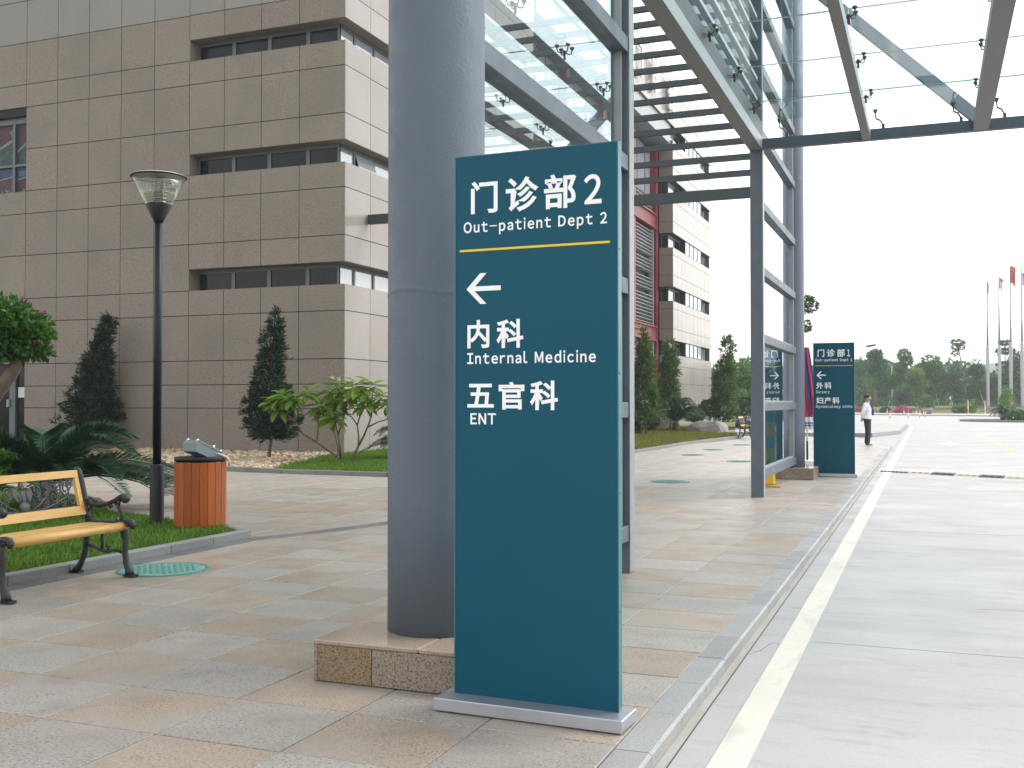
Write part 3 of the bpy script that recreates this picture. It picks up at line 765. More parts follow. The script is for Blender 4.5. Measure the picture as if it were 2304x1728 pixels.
# window with the printed poster, far left
pw = MB(); pw.box(-35.88, -25.94, 25.30, 25.34, 7.83, 10.31); pw.build('window_back', M['wall_core'], bld)
fr = MB()
for x in (-26.62, -27.7, -28.8): fr.box(x - .045, x + .045, 25.08, 25.18, 7.84, 10.3)
fr.box(-35.88, -25.94, 25.085, 25.175, 8.78, 8.85); fr.box(-35.88, -25.94, 25.085, 25.175, 10.12, 10.3); fr.box(-35.88, -25.94, 25.085, 25.175, 7.83, 7.87)
pwf = fr.build('poster_window', M['win_frame'], bld)
def poster(name, poly, z, mat):
    b = MB(); b.extr(poly, 'Y', 25.20 - z, 25.21 - z); return b.build(name, M[mat], pwf)
for x1 in (-25.945, -26.67, -27.75):
    x0 = x1 - (.62 if x1 > -26 else .97)
    xm = (x0 + x1) / 2
    poster('poster_sheet', [(x0, 7.87), (x1, 7.87), (x1, 8.75), (x0, 8.65)], 0, 'poster_red')
    poster('poster_sheet', [(x0, 8.80), (x1, 8.80), (x1, 9.72), (x0, 9.3)], .0, 'poster_green')
    poster('poster_sheet', [(x0, 9.3), (x1, 9.72), (x1, 10.12), (x0, 10.12)], .0, 'poster_red')
    poster('poster_strip', [(x0, 9.25), (x1, 9.66), (x1, 9.74), (x0, 9.33)], .012, 'poster_pale')
    poster('poster_strip', [(x1 - .22, 9.92), (x1 - .15, 9.95), (x1 - .02, 9.42), (x1 - .02, 9.62)], .014, 'poster_pale')
    poster('poster_strip', [(x1 - .22, 9.92), (x1 - .19, 9.86), (x1 - .01, 10.04), (x1 - .01, 10.1)], .016, 'poster_pale')
    poster('poster_band', [(x0, 8.42), (x1, 8.56), (x1, 8.77), (x0, 8.74)], .012, 'poster_blue')
    poster('poster_strip', [(x0, 8.37), (x1, 8.50), (x1, 8.54), (x0, 8.41)], .016, 'poster_pale')
    db = MB(); r2 = random.Random(int(-x1 * 10))
    for q in range(34):
        u, v = r2.uniform(x0, x1), r2.uniform(7.9, 8.22)
        if (v - 7.9) / .32 > .35 + .6 * (u - x0) / (x1 - x0): continue
        r0 = r2.uniform(.016, .034)
        db.extr([(u + r0 * math.cos(t * PI / 4), v + r0 * math.sin(t * PI / 4)) for t in range(8)], 'Y', 25.186, 25.192)
    tag(db.build('poster_dots', M['poster_pale'], pwf), kind='stuff')
tmesh = text_mesh('282 3', -26.53, -25.98, 8.52, 8.66, M['poster_pale'], .0, .002)
link('poster_number', tmesh, pwf, (0, 25.186, 0))
gp = MB(); gp.box(-35.88, -25.94, 25.12, 25.128, 7.87, 10.12); gp.build('pane', M['glass_clear'], pwf)
# glass door with the paper notice
dr = MB(); dr.box(-35.88, -25.94, 25.22, 25.26, 0, 2.87); door = dr.build('glass_door', M['glass_dark'], bld)
fr = MB()
for x in (-26.67, -27.9): fr.box(x - .12, x + .12, 25.14, 25.22, 0, 2.86)
fr.box(-35.88, -25.94, 25.145, 25.22, 2.72, 2.865); fr.build('door_frame', M['win_frame'], door)
b = MB(); b.cbox(-26.83, -26.74, 25.06, 25.14, 1.28, 1.52, .01); b.build('door_handle', M['steel_light'], door)
b = MB(); b.box(-26.50, -26.20, 25.208, 25.214, 1.58, 1.90); b.build('notice', M['notice'], door)

# ------------------------------------------------------------------ far wing: recessed red framed facade and polished block
wing = thing('hospital_wing', 'far granite wing with red steel frame, grey louvres and rooftop lettering', 'building', (-16, 64, 0))
c = MB(); c.box(-34, -15.12, 64.6, 75.7, 0, 21.6)
bz = [(0, 4.36)] + [(5.24 + 3.30 * k, 4.36 + 3.30 * (k + 1)) for k in range(4)]
c.box(-15.5, -14.775, 67.72, 72.86, 17.56, 18.44)
c.build('core', M['wall_core'], wing)
c = MB()
for a, z in bz + [(18.44, 21.7)]: c.box(-15.52, -14.705, 64.148, 76.15, a, z)
for k in range(4): c.box(-15.5, -14.775, 67.72, 72.86, 4.36 + 3.3 * k, 5.24 + 3.3 * k)
c.build('backing_wall', M['wall_core'], wing)
YW = [64.1 + 12.1 * k / 10 for k in range(11)]
pan = []
for a, z in bz:
    h = z - a
    rws = [(0, 1.3), (1.3, 2.6), (2.6, 3.67), (3.67, 4.36)] if a == 0 else [(a, a + .72), (a + .72, a + 1.95), (a + 1.95, z)]
    for ra, rb in rws:
        for i in range(10): pan.append((-14.704, -14.66, YW[i] + .012, YW[i + 1] - .012, ra + .012, rb - .012, M['granite_pol_lit']))
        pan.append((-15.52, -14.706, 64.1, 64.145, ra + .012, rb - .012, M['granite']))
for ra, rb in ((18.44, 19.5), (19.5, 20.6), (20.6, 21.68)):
    for i in range(10): pan.append((-14.704, -14.66, YW[i] + .012, YW[i + 1] - .012, ra + .012, rb - .012, M['granite_pol_lit']))
    for i in range(17): pan.append((-14.704, -14.66, 40.0 + i * 24.1 / 17 + .012, 40.0 + (i + 1) * 24.1 / 17 - .012, ra + .012, rb - .012, M['granite_pol_lit']))
for p in pan[:300]: piece('stone_panel', *p, wing)
if len(pan) > 300:
    mb = MB()
    for p in pan[300:]: mb.box(*p[:6])
    tag(mb.build('stone_panel', M['granite_pol_lit'], wing), kind='stuff')
for k in range(5):
    z0, z1 = 4.37 + 3.3 * k, 5.23 + 3.3 * k
    for i, (ya, yb) in enumerate(((64.5, 66.1), (66.1, 67.7))): window(wing, 'Y', ya, yb, z0, z1, -15.05, .06, .1, 'glass_dark' if i else 'glass_sky_pale')
    for i in range(4): window(wing, 'Y', 67.75 + i * 1.28, 67.75 + (i + 1) * 1.28, z0, z1, -14.68, .02, .02, 'glass_sky_pale')
    window(wing, 'Y', 73.0, 75.6, z0, z1, -15.05, .06, .1, 'glass_sky_pale')
    window(wing, 'X', -15.5, -15.06, z0, z1, 64.5, .04, .08)
    b = MB(); b.box(-15.1, -14.75, 75.9, 76.1, z0, z1); b.build('corner_post', M['win_frame'], wing)
# parapet fascia and its soffit over the recessed bay
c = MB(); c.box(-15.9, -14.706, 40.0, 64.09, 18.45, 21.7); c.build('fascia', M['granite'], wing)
c = MB(); c.box(-17.4, -14.8, 40.0, 64.05, 17.3, 18.44); c.build('soffit_box', M['panel_grey'], wing)
XB = -15.82
c = MB(); c.box(-30, XB - .5, 39.5, 64.6, 0, 17); c.build('bay_wall', M['panel_grey'], wing)
for y in (40.5, 46.4, 52.3, 58.2, 63.55):
    c = MB(); c.box(XB - .25, XB + .25, y, y + .48, 0, 17.0); c.build('red_column', M['red_steel'], wing)
for z in (5.15, 12.0):
    c = MB(); c.box(XB - .18, XB + .22, 40.4, 63.55, z, z + .9); c.box(XB + .2, XB + .34, 40.4, 63.3, z, z + .08); c.box(XB + .2, XB + .34, 40.4, 63.3, z + .82, z + .9)
    c.build('red_beam', M['red_steel'], wing)
ybay = [41.0, 46.4, 46.9, 52.3, 52.8, 58.2, 58.7, 63.3]
for i in range(0, 8, 2):
    ya, yb = ybay[i], ybay[i + 1]
    bk = MB(); bk.box(XB - .4, XB - .3, ya, yb, .6, 12.0); bk.build('louvre_back', M['louvre_dark'], wing)
    for zlo, zhi in ((1.4, 5.1), (6.15, 7.9), (8.2, 9.0), (9.3, 10.0), (10.3, 11.9), (13.0, 14.0)):
        l = MB(); z = zlo; tall = .42 if zlo < 2 else .205
        while z < zhi:
            l.add([(XB - .12, ya, z), (XB - .12, yb, z), (XB + .1, yb, z + tall * .30), (XB + .1, ya, z + tall * .30),
                   (XB - .12, ya, z + .03), (XB - .12, yb, z + .03), (XB + .1, yb, z + tall * .30 + .03), (XB + .1, ya, z + tall * .30 + .03)],
                  [(0, 3, 2, 1), (4, 5, 6, 7), (0, 1, 5, 4), (1, 2, 6, 5), (2, 3, 7, 6), (3, 0, 4, 7)]); z += tall
        tag(l.build('louvre', M['louvre'], wing), kind='stuff')
    e = MB(); e.box(XB - .14, XB + .14, yb - .12, yb - .001, .9, 12); e.box(XB - .14, XB + .14, ya + .001, ya + .12, .9, 12); e.build('louvre_frame', M['louvre'], wing)
    for q in range(3): window(wing, 'Y', ya + q * 1.8, ya + (q + 1) * 1.8, 14.1, 16.9, XB - .1, .1, .1, 'glass_sky_pale')
# rooftop characters standing off the parapet, read from the driveway
for ch, yc, z0, z1 in (('门', 55.0, 19.0, 20.9), ('诊', 59.0, 19.0, 20.9), ('部', 63.2, 19.0, 20.9)):
    me = text_mesh(ch, -1.05, 1.05, 0, z1 - z0, M['letter_white'], .02, .10)
    link('roof_letter', me, wing, (-14.50, yc, z0), rot=(0, 0, PI / 2))

# ------------------------------------------------------------------ slatted steel frame between building and portal
lf = thing('slatted_frame', 'tall grey steel frame of level slats between portal and granite block', 'frame', (-8, 26.15, 0))
b = MB(); b.box(-14.62, -3.90, 26.08, 26.22, 6.41, 6.67); b.build('bottom_beam', M['steel_dark'], lf)
for k in range(12):
    z = 6.955 + .397 * k
    piece('slat', -11.60, -3.92, 26.09, 26.21, z, z + .14, M['steel_dark'], lf)
for x in (-11.62, -3.94):
    b = MB(); b.box(x - .09, x + .09, 26.06, 26.24, 0, 11.8); b.build('post', M['steel_dark'], lf)

# ------------------------------------------------------------------ glass canopy over the driveway
can = thing('glass_canopy', 'grey steel and glass canopy hung over the driveway', 'canopy', (-2.43, 12.4, 0))
ZB = 5.235
YA, YE = 8.6, 16.2
b = MB(); b.box(-2.53, -2.34, YA + .15, YE, ZB, ZB + .17); b.build('edge_beam', M['steel_light'], can)
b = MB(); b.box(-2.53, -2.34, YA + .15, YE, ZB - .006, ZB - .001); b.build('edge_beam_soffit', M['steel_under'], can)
b = MB(); b.box(-2.51, -2.348, YA + .152, YE - .002, ZB + .171, ZB + .41); b.build('upper_rail', M['steel_dark'], can)
for x0, x1 in ((-.905, -.79), (.575, .775), (2.10, 2.22), (3.58, 3.78)):
    b = MB(); b.box(x0, x1, YA + .05, YE - .005, ZB + .01, ZB + .15); b.build('long_beam', M['steel_light'], can)
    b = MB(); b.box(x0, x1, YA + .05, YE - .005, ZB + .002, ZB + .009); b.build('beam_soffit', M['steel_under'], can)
for y0, y1 in ((YE, YE + .1), (YA - .06, YA + .04)):
    b = MB(); b.box(-2.335, 4.1, y0, y1, ZB, ZB + .155); b.build('cross_beam', M['steel_grey'], can)
# blade posts of the portal, running up past the canopy
for y0 in (8.6, 16.2):
    b = MB(); b.box(-2.525, -2.345, y0, y0 + .15, 0, 9.9); b.build('post', M['steel_grey'], can)
    b = MB(); b.box(-2.343, -2.335, y0 + .004, y0 + .146, .01, ZB - .01); b.build('post_lit_side', M['steel_light'], can)  # lighter strip paints the sunlit right side of the post
ZG = 5.66
JYG = [YA + .04, 10.32, 11.93, 13.55, 15.17, 16.26]
JXG = [-2.44, -.80, .64, 2.16, 3.68, 4.2]
for i in range(5):
    for j in range(5):
        piece('glass_pane', JXG[i] + .007, JXG[i + 1] - .007, JYG[j] + .007, JYG[j + 1] - .007, ZG, ZG + .014, M['glass_canopy'], can)
sm_ = MB()
for y in JYG[1:-1]: sm_.box(JXG[0], JXG[-1], y - .007, y + .007, ZG + .001, ZG + .013)
sm_.build('seal', M['cord_white'], can)
# four armed spider fittings
def spider_mesh(k=.62):
    b = MB()
    b.lathe([(.024, -.16), (.024, -.03), (.034, -.02), (.034, .01), (.012, .02)], 8)
    for sx in (-1, 1):
        for sy in (-1, 1):
            b.tube([(0, 0, -.01), (sx * .05, sy * .06, -.045), (sx * .095, sy * .11, -.03), (sx * .11, sy * .125, .03)], [.015, .013, .012, .012], 6)
            b.lathe([(.012, .02), (.014, .04), (.018, .042), (.044, .085), (.044, .1)], 10, (sx * .11, sy * .125, 0))
    b.v = [(x * k, y * k, z if z > .07 else z * k + .1 * (1 - k)) for x, y, z in b.v]
    return b.mesh('spider_fitting', M['spider_metal'])
spm = spider_mesh()
for x in JXG[1:-1]:
    for y in JYG[1:-1]: link('spider_fitting', spm, can, (x, y, ZG - .1))
for y in JYG[1:-1]: link('spider_fitting', spm, can, (-2.30, y, ZG - .1))
brk = MB(); brk.tube([(0, 0, -.24), (0, 0, -.12), (-.06, -.05, -.05), (-.14, -.1, -.03), (-.15, -.1, .03)], .016, 6); brk.lathe([(.012, .02), (.018, .042), (.046, .085), (.046, .1)], 10, (-.15, -.1, 0)); brk.box(-.03, .03, -.03, .03, -.27, -.1)
brk.v = [(x * .7, y * .7, z) for x, y, z in brk.v]
brm = brk.mesh('edge_fitting', M['spider_metal'])
for x in (-1.98, -.62, .42, .98, 2.4): link('edge_fitting', brm, can, (x, YE + .05, ZG - .1))
# sloping strut above the glass, up to the tall post
b = MB(); b.bar((.66, 16.26, ZB + .16), (-2.36, 16.26, ZB + 3.1), .13, .16); b.build('strut', M['strut_veiled'], can)
b = MB(); b.bar((.66, 8.66, ZB + .16), (-2.36, 8.66, ZB + 3.1), .13, .16); b.build('strut', M['strut_veiled'], can)
# tall screen of level slats and glass above the gateway
for k in range(13):
    z = ZB + .72 + .31 * k
    piece('level_slat', -2.47, -2.40, YA + .16, YE - .005, z, z + .055, M['slat_veiled'], can)
for i in range(4):
    ya = YA + .16 + i * (YE - YA - .17) / 4; yb = ya + (YE - YA - .17) / 4 - .012
    piece('upper_pane', -2.495, -2.483, ya, yb, ZB + .45, 9.8, M['glass_screen'], can)

# ------------------------------------------------------------------ glazed screens beside the gateway
RZ = [.335, 1.36, 2.39, 3.42, 4.42, 5.5, 6.5, 7.5, 8.5, 9.5]
for ya, yb, yc, lab in ((5.45, 8.6, 5.5, 'glazed steel screen behind the big near sign'), (16.35, 20.42, 20.33, 'glazed steel screen beside the far sign, yellow banner behind')):
    sc_ = thing('glass_screen', lab, 'screen', (-2.43, (ya + yb) / 2, 0), group='glazed screens of the portal')
    for z in RZ: piece('rail', -2.50, -2.345, ya, yb, z - .065, z + .065, M['steel_light'] if False else M['steel_grey'], sc_, .004)
    for z in RZ: piece('rail_bead', -2.46, -2.385, ya + .09, yb - .06, z + .067, z + .095, M['steel_light'], sc_)
    for z0, z1 in zip(RZ[:-1], RZ[1:]):
        piece('pane', -2.428, -2.416, ya + .02, yb - .02, z0 + .096, z1 - .066, M['glass_screen'], sc_)
    e = yc
    piece('stile', -2.47, -2.375, e - .04, e + .04, .40, 9.44, M['steel_light'], sc_)
    o_ = yb - .05 if yc < 8 else ya + .03
    piece('stile', -2.455, -2.39, o_ - .02, o_ + .02, .40, 9.44, M['steel_light'], sc_)

# ------------------------------------------------------------------ round columns on granite plinths
def column(yc, lab, lab2):
    o = thing('round_column', lab, 'column', (-2.48, yc, 0), group='round grey columns')
    b = MB(); b.lathe([(.26, .205), (.26, .9), (.26, 1.9), (.26, 1.96), (.26, 1.984), (.2608, 1.992), (.2632, 2.0), (.2608, 2.01), (.26, 2.018), (.26, 2.04), (.26, 2.1), (.26, 3.5), (.26, 5.5), (.26, 5.59), (.262, 5.61), (.264, 5.618), (.26, 5.63), (.26, 5.7), (.26, 11)], 64, (-2.48, yc, 0))
    b.v = [(x, y_, z + (.012 * math.sin(3 * math.atan2(y_ - yc, x + 2.48) + 1) if 1.9 < z < 2.1 else 0)) for x, y_, z in b.v]
    b.build('shaft', M['column_paint'], o)
    x0, x1, y0, y1 = -2.945, -2.015, yc - .475, yc + .475
    s = MB(); s.box(x0 + .03, x1 - .03, y0 + .03, y1 - .03, 0, .18)
    pl = s.build('plinth', M['mortar'], o)
    xm = x0 + .335
    for nm, a, bb, mt in (('a', x0 + .024, xm - .002, 'plinth_brown'), ('b', xm + .002, x1 - .024, 'plinth_grey')):
        piece('stone_slab', a, bb, y0, y0 + .025, .004, .186, M[mt], pl, .002)
        piece('stone_slab', a, bb, y1 - .025, y1, .004, .186, M[mt], pl, .002)
    for a, bb in ((x0, x0 + .022), (x1 - .022, x1)):
        piece('stone_slab', a, bb, y0 + .001, yc - .002, .004, .186, M['plinth_grey'], pl, .002)
        piece('stone_slab', a, bb, yc + .002, y1 - .001, .004, .186, M['plinth_grey'], pl, .002)
    for a, bb in ((x0 - .004, -2.352), (-2.348, x1 + .004)):
        piece('top_slab', a, bb, y0 - .004, yc - .002, .187, .212, M['plinth_top'], pl, .006)
        piece('top_slab', a, bb, yc + .002, y1 + .004, .187, .212, M['plinth_top'], pl, .006)
    return o
column(5.18, 'thick round grey column on a granite plinth behind the near sign', '')
column(20.68, 'thinner looking round grey column on a plinth beside the far sign', '')

# ------------------------------------------------------------------ direction signs
def sign(loc, rz, label, W, H, items):
    o = thing('direction_sign', label, 'sign', loc, rz, 'teal hospital direction signs')
    b = MB(); b.cbox(-.057, W + .055, -.115, .095, 0.004, .062, .004); b.build('base', M['alu'], o, True)
    b = MB(); b.box(.001, W - .001, 0, .0385, .062, H); b.build('panel', M['sign_teal'], o, True)
    b = MB(); b.box(W, W + .006, -.002, .041, .062, H + .004); b.box(-.006, 0, -.002, .041, .062, H + .004); b.box(-.001, W + .001, -.001, .040, H + .0005, H + .004); b.build('edge_trim', M['sign_edge'], o, True)
    for z in (.5, 1.02, 1.55, 2.1):
        b = MB(); b.tube([(W + .005, .012, z), (W + .0075, .012, z)], .004, 8); b.build('screw', M['black_metal'], o, True)
    for it in items:
        kind = it[0]
        if kind == 't':
            body, x0, x1, z0, z1, bold, sp = it[1:]
            if sp != 1: latin_line(body, x0, x1, z0, z1 - z0, M['letter_white'], o, bold, sp); continue
            if body.isdigit(): body = chr(ord(body) + 0xFEE0)
            link('lettering', text_mesh(body, x0, x1, z0, z1, M['letter_white'], bold, .0012, sp), o, (0, -.0008, 0), world=False)
        elif kind == 'line':
            b = MB(); b.box(it[1], it[2], -.002, -.0005, it[3], it[4]); b.build('rule_line', M['letter_yellow'], o, True)
        else:
            b = MB(); b.extr(it[1], 'Y', -.002, -.0005); b.build('arrow', M['letter_white'], o, True)
    return o
arrow = [(.057, 1.951), (.128, 2.024), (.160, 2.024), (.102, 1.963), (.233, 1.963), (.233, 1.941), (.099, 1.941), (.160, 1.880), (.129, 1.880)]
sign((-2.082, 4.5585, 0), R(-2.2), 'large near teal sign for Out-patient Dept 2 with left arrow', .797, 2.575, [
    ('t', '门', .080, .217, 2.303, 2.455, .024, 1), ('t', '诊', .259, .422, 2.299, 2.458, .024, 1), ('t', '部', .449, .605, 2.298, 2.455, .024, 1), ('t', '2', .642, .725, 2.307, 2.440, .020, 1),
    ('t', 'Out–patient Dept 2', .042, .750, 2.216, 2.266, .022, .18), ('line', .022, .764, 2.1275, 2.1375), ('arrow', arrow),
    ('t', '内', .062, .175, 1.674, 1.806, .024, 1), ('t', '科', .212, .347, 1.672, 1.805, .024, 1), ('t', 'Internal Medicine', .061, .697, 1.601, 1.652, .022, .18),
    ('t', '五', .062, .198, 1.397, 1.508, .024, 1), ('t', '官', .223, .352, 1.388, 1.516, .024, 1), ('t', '科', .380, .517, 1.386, 1.520, .024, 1), ('t', 'ENT', .078, .209, 1.319, 1.371, .022, .13)])
a2 = [(x * .985, z - .001) for x, z in arrow]
sign((-2.118, 21.3, 0), 0, 'smaller looking far teal sign for Out-patient Dept 1, guard beside it', .752, 2.57, [
    ('t', '门', .078, .205, 2.305, 2.452, .024, 1), ('t', '诊', .250, .400, 2.302, 2.455, .024, 1), ('t', '部', .440, .585, 2.300, 2.452, .024, 1), ('t', '1', .625, .680, 2.309, 2.440, .020, 1),
    ('t', 'Out–patient Dept 1', .036, .714, 2.218, 2.268, .022, .18), ('line', .030, .720, 2.128, 2.138), ('arrow', a2),
    ('t', '外', .048, .182, 1.686, 1.816, .024, 1), ('t', '科', .205, .337, 1.686, 1.816, .024, 1), ('t', 'Surgery', .048, .299, 1.603, 1.652, .022, .18),
    ('t', '妇', .047, .180, 1.397, 1.527, .024, 1), ('t', '产', .200, .325, 1.397, 1.527, .024, 1), ('t', '科', .350, .482, 1.397, 1.527, .024, 1), ('t', 'Gynaecology clinic', .043, .719, 1.322, 1.373, .022, .18)])
# ------------------------------------------------------------------ lamp post in the bed
lp = thing('lamp_post', 'black garden lamp post with clear cone glass lantern', 'lamp post', (-8.085, 9.65, .03))
b = MB(); b.lathe([(.082, 0), (.078, .03), (.077, .685), (.07, .70), (.047, .702)], 24); b.build('base_sleeve', M['black_metal'], lp, True)
b = MB(); b.lathe([(.046, .69), (.044, 3.44)], 24); b.build('pole', M['black_metal'], lp, True)
b = MB(); b.lathe([(.05, 3.42), (.056, 3.44), (.150, 3.612), (.147, 3.616), (.05, 3.612)], 32); b.build('collar', M['black_metal'], lp, True)
b = MB(); b.lathe([(.146, 3.617), (.298, 3.925), (.291, 3.925), (.139, 3.619)], 40, cap=False); b.build('lamp_shade', M['lamp_glass'], lp, True)
b = MB(); b.lathe([(.285, 3.928), (.304, 3.93), (.304, 3.942), (.275, 3.952), (.10, 3.975), (.02, 3.98), (.016, 3.998), (.0, 4.003)], 40); lid = b.build('lid', M['lamp_lid'], lp, True)
b = MB(); b.lathe([(.29, 3.922), (.308, 3.924), (.308, 3.938), (.29, 3.94)], 40, cap=False); b.build('rim', M['black_metal'], lid, True)
b = MB(); b.lathe([(.05, 3.606), (.05, 3.66), (.038, 3.67), (.038, 3.86), (.03, 3.9), (.03, 3.925)], 16); b.build('bulb', M['bollard_white'], lp, True)
for k in range(7):
    b = MB(); z = 3.640 + .042 * k; b.lathe([(.060, z + .020), (.094, z), (.095, z + .004), (.061, z + .025)], 24, cap=False)
    b.build('louvre_ring', M['chrome'], lp, True)
for a in (0, 2.1, 4.2):
    b = MB(); b.tube([(.066 * math.cos(a), .066 * math.sin(a), 3.606), (.066 * math.cos(a), .066 * math.sin(a), 3.925)], .004, 6); b.build('ring_rod', M['chrome'], lp, True)

# ------------------------------------------------------------------ wooden slatted litter bin and the floodlight on it
bn = thing('litter_bin', 'round orange slatted wooden litter bin with a black lid rim', 'bin', (-7.47, 9.62, .035))
b = MB(); b.lathe([(.235, .0), (.235, .05), (.25, .052), (.25, .73)], 28); b.build('drum', M['black_metal'], bn, True)
b = MB(); b.lathe([(.262, .748), (.276, .752), (.278, .785), (.268, .793), (.0, .793)], 40); b.build('lid', M['black_metal'], bn, True)
NS = 20
sb = MB(); hw = .274 * math.tan(PI / NS) - .0018
sb.extr([(-hw, -.0), (-hw, .0), (-hw * .96, .0)], 'X', 0, 0) if False else None
sb.add([(.253, -hw * .95, 0), (.270, -hw, 0), (.2745, -hw + .004, 0), (.2745, hw - .004, 0), (.270, hw, 0), (.253, hw * .95, 0), (.253, -hw * .95, .69), (.270, -hw, .69), (.2745, -hw + .004, .69), (.2745, hw - .004, .69), (.270, hw, .69), (.253, hw * .95, .69)],
       [(5, 4, 3, 2, 1, 0), (6, 7, 8, 9, 10, 11), (0, 1, 7, 6), (1, 2, 8, 7), (2, 3, 9, 8), (3, 4, 10, 9), (4, 5, 11, 10), (5, 0, 6, 11)])
slat_me = sb.mesh('wood_slat', M['bin_wood'])
for k in range(NS): link('wood_slat', slat_me, bn, (0, 0, .05 + rnd.uniform(-.003, .003)), rot=(0, 0, 2 * PI * (k + .5) / NS), world=False)
fl = thing('floodlight', 'small grey floodlight lying tilted on the bin lid', 'floodlight', (-7.45, 9.60, .829), R(12)); fl.scale = (1.38, 1.38, 1.38)
b = MB(); b.extr([(-.10, .045), (.0, .0), (.10, .0), (.13, .03), (-.07, .125), (-.10, .115)], 'X', -.10, .10)
fb = b.build('housing', M['flood_grey'], fl, True)
fb.rotation_euler = (0, 0, R(-32))
b = MB(); b.bar((-.1, -.075, .128), (-.1, .135, .031), .012, .01); b.bar((.1, -.075, .128), (.1, .135, .031), .012, .01); b.bar((-.1, -.075, .128), (.1, -.075, .128), .012, .012); b.bar((-.1, .133, .033), (.1, .133, .033), .012, .012)
q = b.build('frame', M['steel_light'], fl, True); q.rotation_euler = (0, 0, R(-32))
b = MB(); b.add([(-.095, -.07, .130), (.095, -.07, .130), (.095, .128, .038), (-.095, .128, .038), (-.095, -.07, .126), (.095, -.07, .126), (.095, .128, .034), (-.095, .128, .034)], [(0, 1, 2, 3), (7, 6, 5, 4), (0, 4, 5, 1), (1, 5, 6, 2), (2, 6, 7, 3), (3, 7, 4, 0)])
q = b.build('front_glass', M['glass_dark'], fl, True); q.rotation_euler = (0, 0, R(-32))
for px, py, pz in ((-.07, -.075, .132), (.07, -.075, .132), (.1, .05, .08), (-.07, .133, .04), (.07, .133, .04)):
    b = MB(); b.cbox(px - .011, px + .011, py - .011, py + .011, pz - .014, pz + .01, .003); q = b.build('clip', M['chrome'], fl, True); q.rotation_euler = (0, 0, R(-32))
cd = MB(); cd.tube([(.10, .02, .03), (.17, .02, .012), (.215, .02, -.006), (.23, .03, -.04), (.215, .05, -.07)], .008, 8); cd.build('cord', M['cord_white'], fl, True)

